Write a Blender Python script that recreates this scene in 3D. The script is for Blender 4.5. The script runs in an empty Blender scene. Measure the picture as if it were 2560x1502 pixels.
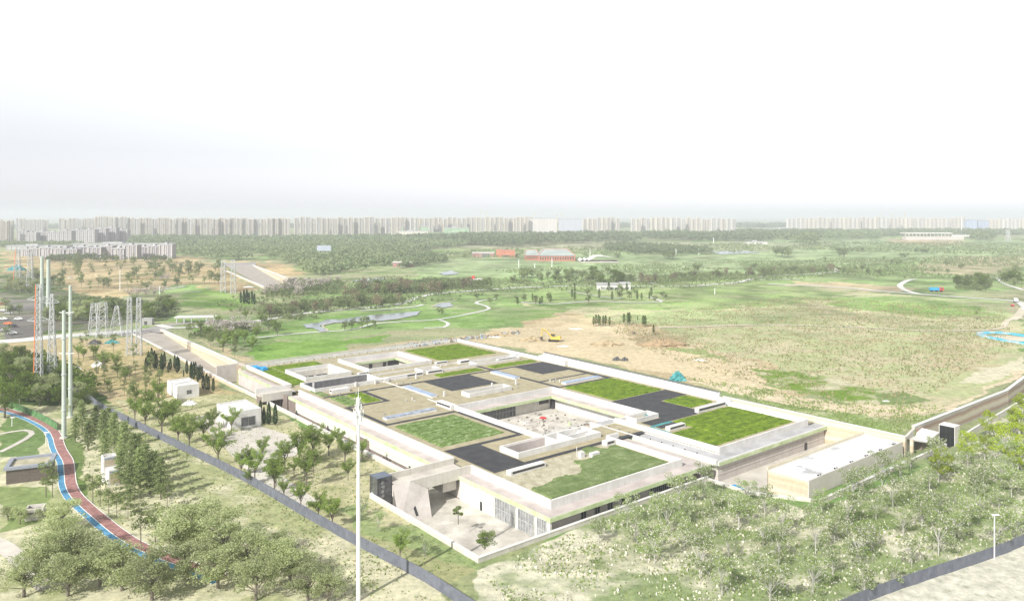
import bpy, bmesh, math, random
import numpy as np
from mathutils import Vector, Matrix, Euler
random.seed(7); rng = np.random.default_rng(7)
R = math.radians
scene = bpy.context.scene
col = scene.collection
# ------------------------------------------------------------------ camera, sky, sun, exposure
FPX, CAMH, HZ = 1892.0, 70.0, 538.0          # focal length (px of a 2560 px wide frame), camera height, horizon row
cam_d = bpy.data.cameras.new('camera'); cam = bpy.data.objects.new('camera', cam_d); col.objects.link(cam)
cam.location = (0, 0, CAMH); cam.rotation_euler = (R(90), 0, 0)
cam_d.sensor_width = 36; cam_d.lens = 36 * FPX / 2560; cam_d.shift_y = -(751 - HZ) / 2560
cam_d.clip_start = 1; cam_d.clip_end = 90000
scene.camera = cam
SUN_EL, SUN_AZ = 37.0, 215.0                 # the sun stands behind the camera, to its left (azimuth clockwise from +Y)
world = bpy.data.worlds.new('World'); scene.world = world; world.use_nodes = True
wn, wl = world.node_tree.nodes, world.node_tree.links
bg = wn['Background']; sky = wn.new('ShaderNodeTexSky'); sky.sky_type = 'NISHITA'; sky.sun_disc = False
sky.sun_elevation = R(SUN_EL); sky.sun_rotation = R(SUN_AZ); sky.altitude = 50; sky.air_density = 1.0; sky.dust_density = 0.4; sky.ozone_density = 1.0
hs = wn.new('ShaderNodeHueSaturation'); hs.inputs['Saturation'].default_value = 0.12; hs.inputs['Value'].default_value = 1.0
wl.new(sky.outputs[0], hs.inputs['Color']); wtc = wn.new('ShaderNodeTexCoord'); wsp = wn.new('ShaderNodeSeparateXYZ'); wl.new(wtc.outputs['Generated'], wsp.inputs[0])
wrp = wn.new('ShaderNodeValToRGB'); we = wrp.color_ramp.elements; we[0].position = 0.0; we[0].color = (0.52, 0.515, 0.555, 1); we[1].position = 0.22; we[1].color = (1, 1, 1, 1); wx_ = we.new(0.10); wx_.color = (0.68, 0.685, 0.71, 1); wl.new(wsp.outputs['Z'], wrp.inputs[0])
wmx = wn.new('ShaderNodeMixRGB'); wmx.blend_type = 'MULTIPLY'; wmx.inputs[0].default_value = 1; wl.new(hs.outputs[0], wmx.inputs[1]); wl.new(wrp.outputs[0], wmx.inputs[2]); wl.new(wmx.outputs[0], bg.inputs['Color']); bg.inputs['Strength'].default_value = 0.15
sd = bpy.data.lights.new('sun', 'SUN'); sd.energy = 4.2; sd.angle = R(0.53); sd.color = (1, 0.965, 0.91)
sun = bpy.data.objects.new('sun', sd); col.objects.link(sun)
sdir = Vector((-math.sin(R(SUN_AZ)) * math.cos(R(SUN_EL)), -math.cos(R(SUN_AZ)) * math.cos(R(SUN_EL)), -math.sin(R(SUN_EL))))
sun.rotation_euler = sdir.to_track_quat('-Z', 'Y').to_euler()
vs = scene.view_settings; vs.view_transform = 'Standard'; vs.look = 'None'; vs.gamma = 1; vs.exposure = 0.65
scene.cycles.volume_bounces = 1; scene.cycles.volume_step_rate = 4; scene.cycles.max_bounces = 6

# ------------------------------------------------------------------ frames and terrain
PHI = R(38.96)
AX = (math.cos(PHI), math.sin(PHI)); BX = (-math.sin(PHI), math.cos(PHI))
def P(px, py, z=0.0):
    D = FPX * (CAMH - z) / (py - HZ); return Vector(((px - 1280) / FPX * D, D, z))
O = P(1378, 1249, 7.0)
def W(u, v, z=0.0): return Vector((O.x + u * AX[0] + v * BX[0], O.y + u * AX[1] + v * BX[1], z))
def UV(x, y):
    dx, dy = x - O.x, y - O.y; return dx * AX[0] + dy * AX[1], dx * BX[0] + dy * BX[1]
def sstep(a, b, x):
    t = np.clip((x - a) / (b - a), 0, 1); return t * t * (3 - 2 * t)
def hgt_uv(u, v):
    u = np.asarray(u, float); v = np.asarray(v, float)
    left = 2 + 4 * sstep(165, 325, v)
    h = np.where(u < -0.6, left, 6.0)
    h = np.where((u >= -0.6) & (v < 192.5), 2.0, h)
    right = np.where(v > -22.8, 6.0, 1.3)
    h = np.where((u > 111.3) & (u < 124), np.where(v > -25.2, 6.0, 1.3), h)
    h = np.where(u >= 124, right, h)
    # far bend of the retaining wall
    h = np.where((u >= 199), np.where(v > -22.8 + (u - 199) * 0.125, 6.0, 1.3), h)
    h = np.where(v < -33, 2.0 + 0 * h, h)
    h = np.where((v < -33) & (u > 240), 2.0, h)
    return h
def hgt(x, y):
    u, v = UV(x, y); return hgt_uv(u, v)
def G(px, py):
    z = 4.0
    for _ in range(14):
        p = P(px, py, z); z2 = float(hgt(p.x, p.y))
        if abs(z2 - z) < 0.02: z = z2; break
        z = z + (z2 - z) * 0.6
    return P(px, py, z)

# ------------------------------------------------------------------ mesh builder and tagging
class MB:
    def __init__(s): s.v = []; s.f = []; s.c = []
    def face(s, pts):
        n = len(s.v); s.v += [tuple(p) for p in pts]; s.f.append(tuple(range(n, n + len(pts))))
    def box(s, x0, y0, z0, x1, y1, z1):
        n = len(s.v)
        s.v += [(x0,y0,z0),(x1,y0,z0),(x1,y1,z0),(x0,y1,z0),(x0,y0,z1),(x1,y0,z1),(x1,y1,z1),(x0,y1,z1)]
        s.f += [(n,n+3,n+2,n+1),(n+4,n+5,n+6,n+7),(n,n+1,n+5,n+4),(n+1,n+2,n+6,n+5),(n+2,n+3,n+7,n+6),(n+3,n,n+4,n+7)]
    def prism(s, poly, z0, z1):
        n = len(s.v); k = len(poly)
        s.v += [(p[0], p[1], z0) for p in poly] + [(p[0], p[1], z1) for p in poly]
        s.f += [tuple(range(n + k - 1, n - 1, -1)), tuple(range(n + k, n + 2 * k))]
        for i in range(k):
            j = (i + 1) % k; s.f.append((n + i, n + j, n + k + j, n + k + i))
    def tube(s, a, b, ra, rb=None, n=6, cap=True):
        rb = ra if rb is None else rb; a = Vector(a); b = Vector(b); d = (b - a)
        if d.length < 1e-6: return
        q = d.to_track_quat('Z', 'Y'); k = len(s.v)
        for c, r in ((a, ra), (b, rb)):
            for i in range(n):
                t = 2 * math.pi * i / n; s.v.append(tuple(c + q @ Vector((r * math.cos(t), r * math.sin(t), 0))))
        for i in range(n):
            j = (i + 1) % n; s.f.append((k + i, k + j, k + n + j, k + n + i))
        if cap: s.f += [tuple(range(k + n - 1, k - 1, -1)), tuple(range(k + n, k + 2 * n))]
    def frame(s, x0, y0, x1, y1, w, z0, z1):      # rectangular ring of wall, w thick, outer size given
        s.box(x0, y0, z0, x1, y0 + w, z1); s.box(x0, y1 - w, z0, x1, y1, z1)
        s.box(x0, y0 + w, z0, x0 + w, y1 - w, z1); s.box(x1 - w, y0 + w, z0, x1, y1 - w, z1)
    def pieces(s):
        out = []
        for i in range(0, len(s.v), 8):
            q = MB(); q.v = s.v[i:i + 8]; q.f = [tuple(k - i for k in f) for f in s.f if i <= f[0] < i + 8]; out.append(q)
        return out
    def build(s, name, m, parent=None, loc=(0, 0, 0), rot=0.0, smooth=False):
        me = bpy.data.meshes.new(name); me.from_pydata(s.v, [], s.f); me.materials.append(m)
        if smooth: me.shade_smooth()
        o = bpy.data.objects.new(name, me); col.objects.link(o); o.parent = parent
        o.location = loc; o.rotation_euler = (0, 0, rot); return o
def tag(o, label=None, cat=None, group=None, kind=None):
    if label: o['label'] = label
    if cat: o['category'] = cat
    if group: o['group'] = group
    if kind: o['kind'] = kind
    return o
def thing(name, loc, rot, label, cat, group=None):
    o = bpy.data.objects.new(name, None); o.empty_display_size = 1; col.objects.link(o)
    o.location = loc; o.rotation_euler = (0, 0, rot); return tag(o, label, cat, group)
def copy_thing(src, loc, rot=0.0, sc=1.0, label=None):
    c = src.copy(); col.objects.link(c); c.location = loc; c.rotation_euler = (0, 0, rot)
    c.scale = sc if isinstance(sc, tuple) else (sc, sc, sc)
    if label: c['label'] = label
    for ch in kids[src.name]:
        d = ch.copy(); col.objects.link(d); d.parent = c
        for g in kids.get(ch.name, []):
            e = g.copy(); col.objects.link(e); e.parent = d
    return c
kids = {}
def note(root, *ch): kids[root.name] = list(ch)
ORD = ['leftmost','second','third','fourth','fifth','sixth','seventh','eighth','ninth','tenth','eleventh','twelfth','thirteenth','fourteenth','fifteenth','sixteenth','seventeenth','eighteenth','nineteenth']
TEN = ['','','twent','thirt','fort','fift','sixt','sevent','eight','ninet']
def ordn(i, n):
    if i == 0: return 'leftmost'
    if i == n - 1: return 'rightmost'
    k = i + 1
    if k < 20: w = ORD[k - 1]
    else:
        t, r = divmod(k, 10)
        w = TEN[t] + ('ieth' if r == 0 else 'y-' + ['', 'first','second','third','fourth','fifth','sixth','seventh','eighth','ninth'][r])
    return w + ' from the left'

# ------------------------------------------------------------------ materials
def newmat(name):
    m = bpy.data.materials.new(name); m.use_nodes = True; return m, m.node_tree.nodes, m.node_tree.links, m.node_tree.nodes['Principled BSDF']
def ramp(n, stops):
    r = n.new('ShaderNodeValToRGB'); e = r.color_ramp.elements
    e[0].position, e[0].color = stops[0][0], (*stops[0][1], 1); e[1].position, e[1].color = stops[-1][0], (*stops[-1][1], 1)
    for p, c in stops[1:-1]:
        x = e.new(p); x.color = (*c, 1)
    return r
def M(name, c, rough=0.85, var=0.12, scale=0.6, c2=None, bump=0.0, fine=8.0, metal=0.0, spec=0.3, lo=0.35, hi=0.65, streak=0.0):
    m, n, l, b = newmat(name); tc = n.new('ShaderNodeTexCoord')
    nz = n.new('ShaderNodeTexNoise'); nz.inputs['Scale'].default_value = scale; nz.inputs['Detail'].default_value = 6; nz.inputs['Roughness'].default_value = 0.65
    l.new(tc.outputs['Object'], nz.inputs['Vector'])
    ca = tuple(x * (1 - var) for x in c); cb = c2 or tuple(min(1, x * (1 + var)) for x in c)
    r = ramp(n, [(lo, ca), (hi, cb)]); l.new(nz.outputs['Fac'], r.inputs['Fac'])
    out = r.outputs['Color']
    if streak:
        mp = n.new('ShaderNodeMapping'); mp.inputs['Scale'].default_value = (1.6, 1.6, 0.12); l.new(tc.outputs['Object'], mp.inputs[0]); n3 = n.new('ShaderNodeTexNoise'); n3.inputs['Scale'].default_value = 1.0; n3.inputs['Detail'].default_value = 5; l.new(mp.outputs[0], n3.inputs['Vector'])
        r3 = ramp(n, [(0.36, (1 - streak, 1 - streak, 1 - streak * 1.15)), (0.56, (1, 1, 1))]); l.new(n3.outputs['Fac'], r3.inputs['Fac']); mx = n.new('ShaderNodeMixRGB'); mx.blend_type = 'MULTIPLY'; mx.inputs[0].default_value = 1; l.new(out, mx.inputs[1]); l.new(r3.outputs[0], mx.inputs[2]); out = mx.outputs[0]
    l.new(out, b.inputs['Base Color'])
    b.inputs['Roughness'].default_value = rough; b.inputs['Metallic'].default_value = metal; b.inputs['Specular IOR Level'].default_value = spec
    if bump:
        n2 = n.new('ShaderNodeTexNoise'); n2.inputs['Scale'].default_value = fine; n2.inputs['Detail'].default_value = 4
        l.new(tc.outputs['Object'], n2.inputs['Vector'])
        bp = n.new('ShaderNodeBump'); bp.inputs['Strength'].default_value = bump; bp.inputs['Distance'].default_value = 0.1
        l.new(n2.outputs['Fac'], bp.inputs['Height']); l.new(bp.outputs['Normal'], b.inputs['Normal'])
    return m
def M_strata(name, cols, period=1.6, rough=0.9, wob=1.6):
    m, n, l, b = newmat(name); tc = n.new('ShaderNodeTexCoord'); sep = n.new('ShaderNodeSeparateXYZ'); l.new(tc.outputs['Object'], sep.inputs[0])
    nz = n.new('ShaderNodeTexNoise'); nz.inputs['Scale'].default_value = 0.09; nz.inputs['Detail'].default_value = 4; l.new(tc.outputs['Object'], nz.inputs['Vector'])
    a = n.new('ShaderNodeMath'); a.operation = 'MULTIPLY_ADD'; a.inputs[1].default_value = wob; l.new(nz.outputs['Fac'], a.inputs[0]); l.new(sep.outputs['Z'], a.inputs[2])
    s = n.new('ShaderNodeMath'); s.operation = 'MULTIPLY'; s.inputs[1].default_value = 1 / (period * len(cols)); l.new(a.outputs[0], s.inputs[0])
    f = n.new('ShaderNodeMath'); f.operation = 'FRACT'; l.new(s.outputs[0], f.inputs[0])
    k = len(cols); r = ramp(n, [(i / k, c) for i, c in enumerate(cols)]); l.new(f.outputs[0], r.inputs['Fac'])
    n2 = n.new('ShaderNodeTexNoise'); n2.inputs['Scale'].default_value = 1.2; n2.inputs['Detail'].default_value = 5; l.new(tc.outputs['Object'], n2.inputs['Vector'])
    r2 = ramp(n, [(0.3, (0.85,) * 3), (0.7, (1, 1, 1))]); l.new(n2.outputs['Fac'], r2.inputs['Fac'])
    mx = n.new('ShaderNodeMixRGB'); mx.blend_type = 'MULTIPLY'; mx.inputs[0].default_value = 1; l.new(r.outputs[0], mx.inputs[1]); l.new(r2.outputs[0], mx.inputs[2])
    l.new(mx.outputs[0], b.inputs['Base Color']); b.inputs['Roughness'].default_value = rough; b.inputs['Specular IOR Level'].default_value = 0.2
    return m
def M_leaf(name, c1, c2, trans=0.25, flower=None, famt=0.5):
    m, n, l, b = newmat(name); tc = n.new('ShaderNodeTexCoord'); oi = n.new('ShaderNodeObjectInfo')
    ad = n.new('ShaderNodeVectorMath'); l.new(tc.outputs['Object'], ad.inputs[0]); l.new(oi.outputs['Random'], ad.inputs[1])
    nz = n.new('ShaderNodeTexNoise'); nz.inputs['Scale'].default_value = 0.9; nz.inputs['Detail'].default_value = 3; l.new(ad.outputs[0], nz.inputs['Vector'])
    r = ramp(n, [(0.3, c1), (0.7, c2)]); l.new(nz.outputs['Fac'], r.inputs['Fac'])
    hv = n.new('ShaderNodeHueSaturation'); l.new(r.outputs[0], hv.inputs['Color'])
    mr = n.new('ShaderNodeMapRange'); mr.inputs['To Min'].default_value = 0.75; mr.inputs['To Max'].default_value = 1.25; l.new(oi.outputs['Random'], mr.inputs['Value']); l.new(mr.outputs[0], hv.inputs['Value'])
    out = hv.outputs[0]
    if flower:
        wn_ = n.new('ShaderNodeTexNoise'); wn_.inputs['Scale'].default_value = 1.9; wn_.inputs['Detail'].default_value = 1; l.new(tc.outputs['Object'], wn_.inputs['Vector'])
        rr = ramp(n, [(1 - famt - 0.02, (0, 0, 0)), (1 - famt + 0.02, (1, 1, 1))]); l.new(wn_.outputs['Fac'], rr.inputs['Fac'])
        mx = n.new('ShaderNodeMixRGB'); mx.inputs[2].default_value = (*flower, 1); l.new(rr.outputs[0], mx.inputs[0]); l.new(out, mx.inputs[1]); out = mx.outputs[0]
    l.new(out, b.inputs['Base Color']); b.inputs['Roughness'].default_value = 0.75; b.inputs['Specular IOR Level'].default_value = 0.15
    tr = n.new('ShaderNodeBsdfTranslucent'); l.new(out, tr.inputs['Color']); ms = n.new('ShaderNodeMixShader'); ms.inputs[0].default_value = trans
    l.new(b.outputs[0], ms.inputs[1]); l.new(tr.outputs[0], ms.inputs[2]); l.new(ms.outputs[0], n['Material Output'].inputs['Surface'])
    return m
def M_windows(name, wall, glass, px=3.4, pz=3.0, wx=0.55, wz=0.5):
    """distant facade: grid of recessed panes told apart from the wall by colour and gloss, in object space"""
    m, n, l, b = newmat(name); tc = n.new('ShaderNodeTexCoord'); sep = n.new('ShaderNodeSeparateXYZ'); l.new(tc.outputs['Object'], sep.inputs[0])
    def gate(sock, per, w):
        a = n.new('ShaderNodeMath'); a.operation = 'MULTIPLY'; a.inputs[1].default_value = 1 / per; l.new(sock, a.inputs[0])
        f = n.new('ShaderNodeMath'); f.operation = 'FRACT'; l.new(a.outputs[0], f.inputs[0])
        g = n.new('ShaderNodeMath'); g.operation = 'LESS_THAN'; g.inputs[1].default_value = w; l.new(f.outputs[0], g.inputs[0]); return g.outputs[0]
    xy = n.new('ShaderNodeMath'); xy.operation = 'ADD'; l.new(sep.outputs['X'], xy.inputs[0]); l.new(sep.outputs['Y'], xy.inputs[1])
    gx, gz = gate(xy.outputs[0], px, wx), gate(sep.outputs['Z'], pz, wz)
    mu = n.new('ShaderNodeMath'); mu.operation = 'MULTIPLY'; l.new(gx, mu.inputs[0]); l.new(gz, mu.inputs[1])
    oi = n.new('ShaderNodeObjectInfo'); hv = n.new('ShaderNodeHueSaturation'); hv.inputs['Color'].default_value = (*wall, 1)
    mr = n.new('ShaderNodeMapRange'); mr.inputs['To Min'].default_value = 0.86; mr.inputs['To Max'].default_value = 1.1; l.new(oi.outputs['Random'], mr.inputs['Value']); l.new(mr.outputs[0], hv.inputs['Value'])
    mx = n.new('ShaderNodeMixRGB'); mx.inputs[2].default_value = (*glass, 1); l.new(mu.outputs[0], mx.inputs[0]); l.new(hv.outputs[0], mx.inputs[1])
    l.new(mx.outputs[0], b.inputs['Base Color']); b.inputs['Roughness'].default_value = 0.8
    return m
mWhite = M('white_render', (0.58, 0.565, 0.54), var=0.06, scale=0.25, c2=(0.66, 0.65, 0.63), bump=0.1, streak=0.07)
mCream = M('cream_concrete', (0.52, 0.49, 0.43), var=0.08, scale=0.3, c2=(0.60, 0.575, 0.52), bump=0.15, streak=0.08)
mPink = M('bare_ledge_screed', (0.42, 0.37, 0.345), var=0.12, scale=0.2, c2=(0.50, 0.45, 0.42))
mGreenF = M('pale_green_fascia', (0.42, 0.52, 0.26), var=0.15, scale=0.3, c2=(0.55, 0.62, 0.40))
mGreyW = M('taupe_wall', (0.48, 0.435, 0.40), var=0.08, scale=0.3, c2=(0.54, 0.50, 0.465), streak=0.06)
mGlassL = M('milky_glass', (0.20, 0.205, 0.205), rough=0.2, var=0.3, scale=0.7, c2=(0.34, 0.345, 0.34), spec=0.6)
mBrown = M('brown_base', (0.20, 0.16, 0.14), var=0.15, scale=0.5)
mStrata = M_strata('rammed_earth', [(0.58, 0.51, 0.38), (0.50, 0.41, 0.28), (0.62, 0.58, 0.46), (0.53, 0.45, 0.33)], 1.1)
mFacade = M_strata('facade_strata', [(0.66, 0.68, 0.54), (0.74, 0.74, 0.64), (0.62, 0.68, 0.50), (0.76, 0.75, 0.68)], 0.9, wob=0.4)
mStrata2 = M_strata('banded_retaining', [(0.46, 0.40, 0.29), (0.30, 0.21, 0.16), (0.44, 0.43, 0.38), (0.34, 0.24, 0.18), (0.50, 0.46, 0.36)], 1.05, wob=1.5)
mGravel = M('roof_soil', (0.30, 0.265, 0.165), var=0.1, scale=0.35, c2=(0.37, 0.33, 0.22), bump=0.3, fine=5)
mSoilR = M('planting_soil', (0.36, 0.33, 0.22), var=0.2, scale=0.4, c2=(0.46, 0.43, 0.32), bump=0.4, fine=4)
mBlack = M('black_membrane', (0.030, 0.031, 0.036), var=0.15, scale=0.4, c2=(0.05, 0.05, 0.052), rough=0.7)
mRoofGrey = M('grey_ledge', (0.33, 0.33, 0.335), var=0.15, scale=0.15, c2=(0.43, 0.43, 0.435))
mGlass = M('dark_glass', (0.05, 0.055, 0.06), rough=0.12, var=0.4, scale=0.8, c2=(0.11, 0.115, 0.12), spec=0.8)
mGlassB = M('blue_glass', (0.16, 0.24, 0.38), rough=0.1, var=0.2, scale=0.3, spec=0.8)
mMetal = M('galvanised_steel', (0.50, 0.51, 0.51), rough=0.5, metal=0.3, var=0.1)
mPole = M('grey_green_pole', (0.42, 0.47, 0.42), rough=0.5, var=0.08, scale=0.2)
mMast = M('white_paint', (0.78, 0.78, 0.78), rough=0.4, var=0.04)
mDarkMetal = M('charcoal_metal', (0.045, 0.045, 0.05), rough=0.45, var=0.2)
mFrame = M('grey_frame', (0.30, 0.31, 0.31), rough=0.5)
mPave = M('pale_paving', (0.44, 0.41, 0.36), var=0.12, scale=0.12, c2=(0.56, 0.53, 0.47), bump=0.1)
mCourt = M('court_paving', (0.42, 0.39, 0.34), var=0.15, scale=0.18, c2=(0.58, 0.55, 0.49), bump=0.1)
mRoad = M('grey_road', (0.24, 0.23, 0.22), var=0.1, scale=0.1, c2=(0.32, 0.30, 0.28))
mRamp = M('ramp_concrete', (0.30, 0.27, 0.235), var=0.1, scale=0.15, c2=(0.36, 0.33, 0.29))
mPath = M('pale_path', (0.50, 0.50, 0.47), var=0.1, scale=0.05, c2=(0.60, 0.60, 0.56))
mTrack = M('dusty_track', (0.46, 0.41, 0.31), var=0.1, scale=0.1, c2=(0.56, 0.51, 0.40))
mRed = M('red_track', (0.25, 0.12, 0.11), var=0.15, scale=0.8, c2=(0.36, 0.20, 0.18))
mBlue = M('blue_track', (0.05, 0.20, 0.36), var=0.2, scale=0.8, c2=(0.12, 0.32, 0.48))
mLine = M('white_line', (0.75, 0.75, 0.72), var=0.05)
mHoard = M('slate_hoarding', (0.115, 0.125, 0.155), var=0.12, scale=0.7, c2=(0.15, 0.16, 0.19), rough=0.6)
mGHoard = M('green_hoarding', (0.05, 0.16, 0.05), var=0.35, scale=0.5, c2=(0.13, 0.26, 0.10), rough=0.6)
mBark = M('bark', (0.16, 0.14, 0.11), var=0.25, scale=2)
mBarkW = M('pale_bark', (0.42, 0.41, 0.37), var=0.2, scale=2)
mTeal = M('teal_netting', (0.03, 0.22, 0.24), var=0.3, scale=0.6, c2=(0.10, 0.34, 0.34))
mBlueT = M('blue_tarpaulin', (0.03, 0.28, 0.60), var=0.3, scale=1)
mBlkNet = M('black_netting', (0.02, 0.022, 0.022), var=0.3, scale=1.5, c2=(0.16, 0.16, 0.16))
mSheet = M('white_sheeting', (0.62, 0.62, 0.60), var=0.15, scale=0.7)
mOrange = M('orange_paint', (0.75, 0.20, 0.07), rough=0.5, var=0.1)
mYellow = M('yellow_paint', (0.58, 0.40, 0.08), rough=0.45, var=0.1)
mRedP = M('red_paint', (0.55, 0.05, 0.05), rough=0.5)
mRubber = M('rubber', (0.02, 0.02, 0.02), rough=0.8)
mWater, n_, l_, b_ = newmat('pond_water'); b_.inputs['Base Color'].default_value = (0.10, 0.13, 0.14, 1); b_.inputs['Roughness'].default_value = 0.12; b_.inputs['Specular IOR Level'].default_value = 0.9
nz_ = n_.new('ShaderNodeTexNoise'); nz_.inputs['Scale'].default_value = 0.4; bp_ = n_.new('ShaderNodeBump'); bp_.inputs['Strength'].default_value = 0.15; l_.new(nz_.outputs['Fac'], bp_.inputs['Height']); l_.new(bp_.outputs[0], b_.inputs['Normal'])
def M_roofgrass(name, a, b, c, sc=0.5):
    m, n, l, bs = newmat(name); tc = n.new('ShaderNodeTexCoord'); mp = n.new('ShaderNodeMapping'); mp.inputs['Scale'].default_value = (0.5, 1.0, 1.0); l.new(tc.outputs['Object'], mp.inputs[0])
    nz = n.new('ShaderNodeTexNoise'); nz.inputs['Scale'].default_value = sc; nz.inputs['Detail'].default_value = 8; nz.inputs['Roughness'].default_value = 0.75; l.new(mp.outputs[0], nz.inputs['Vector'])
    r = ramp(n, [(0.36, a), (0.52, b), (0.68, c)]); l.new(nz.outputs['Fac'], r.inputs['Fac']); l.new(r.outputs[0], bs.inputs['Base Color'])
    bs.inputs['Roughness'].default_value = 0.95; bs.inputs['Specular IOR Level'].default_value = 0.1
    n2 = n.new('ShaderNodeTexNoise'); n2.inputs['Scale'].default_value = 3; n2.inputs['Detail'].default_value = 5; l.new(tc.outputs['Object'], n2.inputs['Vector'])
    bp = n.new('ShaderNodeBump'); bp.inputs['Strength'].default_value = 0.9; bp.inputs['Distance'].default_value = 0.35; l.new(n2.outputs['Fac'], bp.inputs['Height']); l.new(bp.outputs[0], bs.inputs['Normal'])
    return m
mSedum = M_roofgrass('sedum', (0.055, 0.10, 0.008), (0.12, 0.19, 0.012), (0.22, 0.30, 0.03))
mSedum2 = M_roofgrass('mixed_sedum', (0.06, 0.11, 0.02), (0.14, 0.21, 0.06), (0.36, 0.42, 0.26), 0.7)
mMeadowR = M_roofgrass('long_roof_grass', (0.10, 0.15, 0.05), (0.15, 0.20, 0.075), (0.25, 0.30, 0.15), 0.35)

# ------------------------------------------------------------------ value noise (numpy)
_tab = rng.random((256, 256))
def vnoise(x, y):
    xi = np.floor(x).astype(int); yi = np.floor(y).astype(int); fx = x - xi; fy = y - yi
    fx = fx * fx * (3 - 2 * fx); fy = fy * fy * (3 - 2 * fy)
    g = lambda a, b: _tab[a % 256, b % 256]
    return (g(xi, yi) * (1 - fx) + g(xi + 1, yi) * fx) * (1 - fy) + (g(xi, yi + 1) * (1 - fx) + g(xi + 1, yi + 1) * fx) * fy
def fbm(x, y, o=4):
    s = 0; a = 0.5; t = 0
    for i in range(o): s = s + a * vnoise(x * 2 ** i + 17.3 * i, y * 2 ** i + 5.1 * i); t += a; a *= 0.5
    return s / t
def inpoly(x, y, poly):
    c = np.zeros(x.shape, bool); n = len(poly)
    for i in range(n):
        x0, y0 = poly[i][0], poly[i][1]; x1, y1 = poly[(i + 1) % n][0], poly[(i + 1) % n][1]
        if y0 == y1: continue
        k = ((y0 > y) != (y1 > y)) & (x < (x1 - x0) * (y - y0) / (y1 - y0) + x0); c ^= k
    return c

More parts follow.
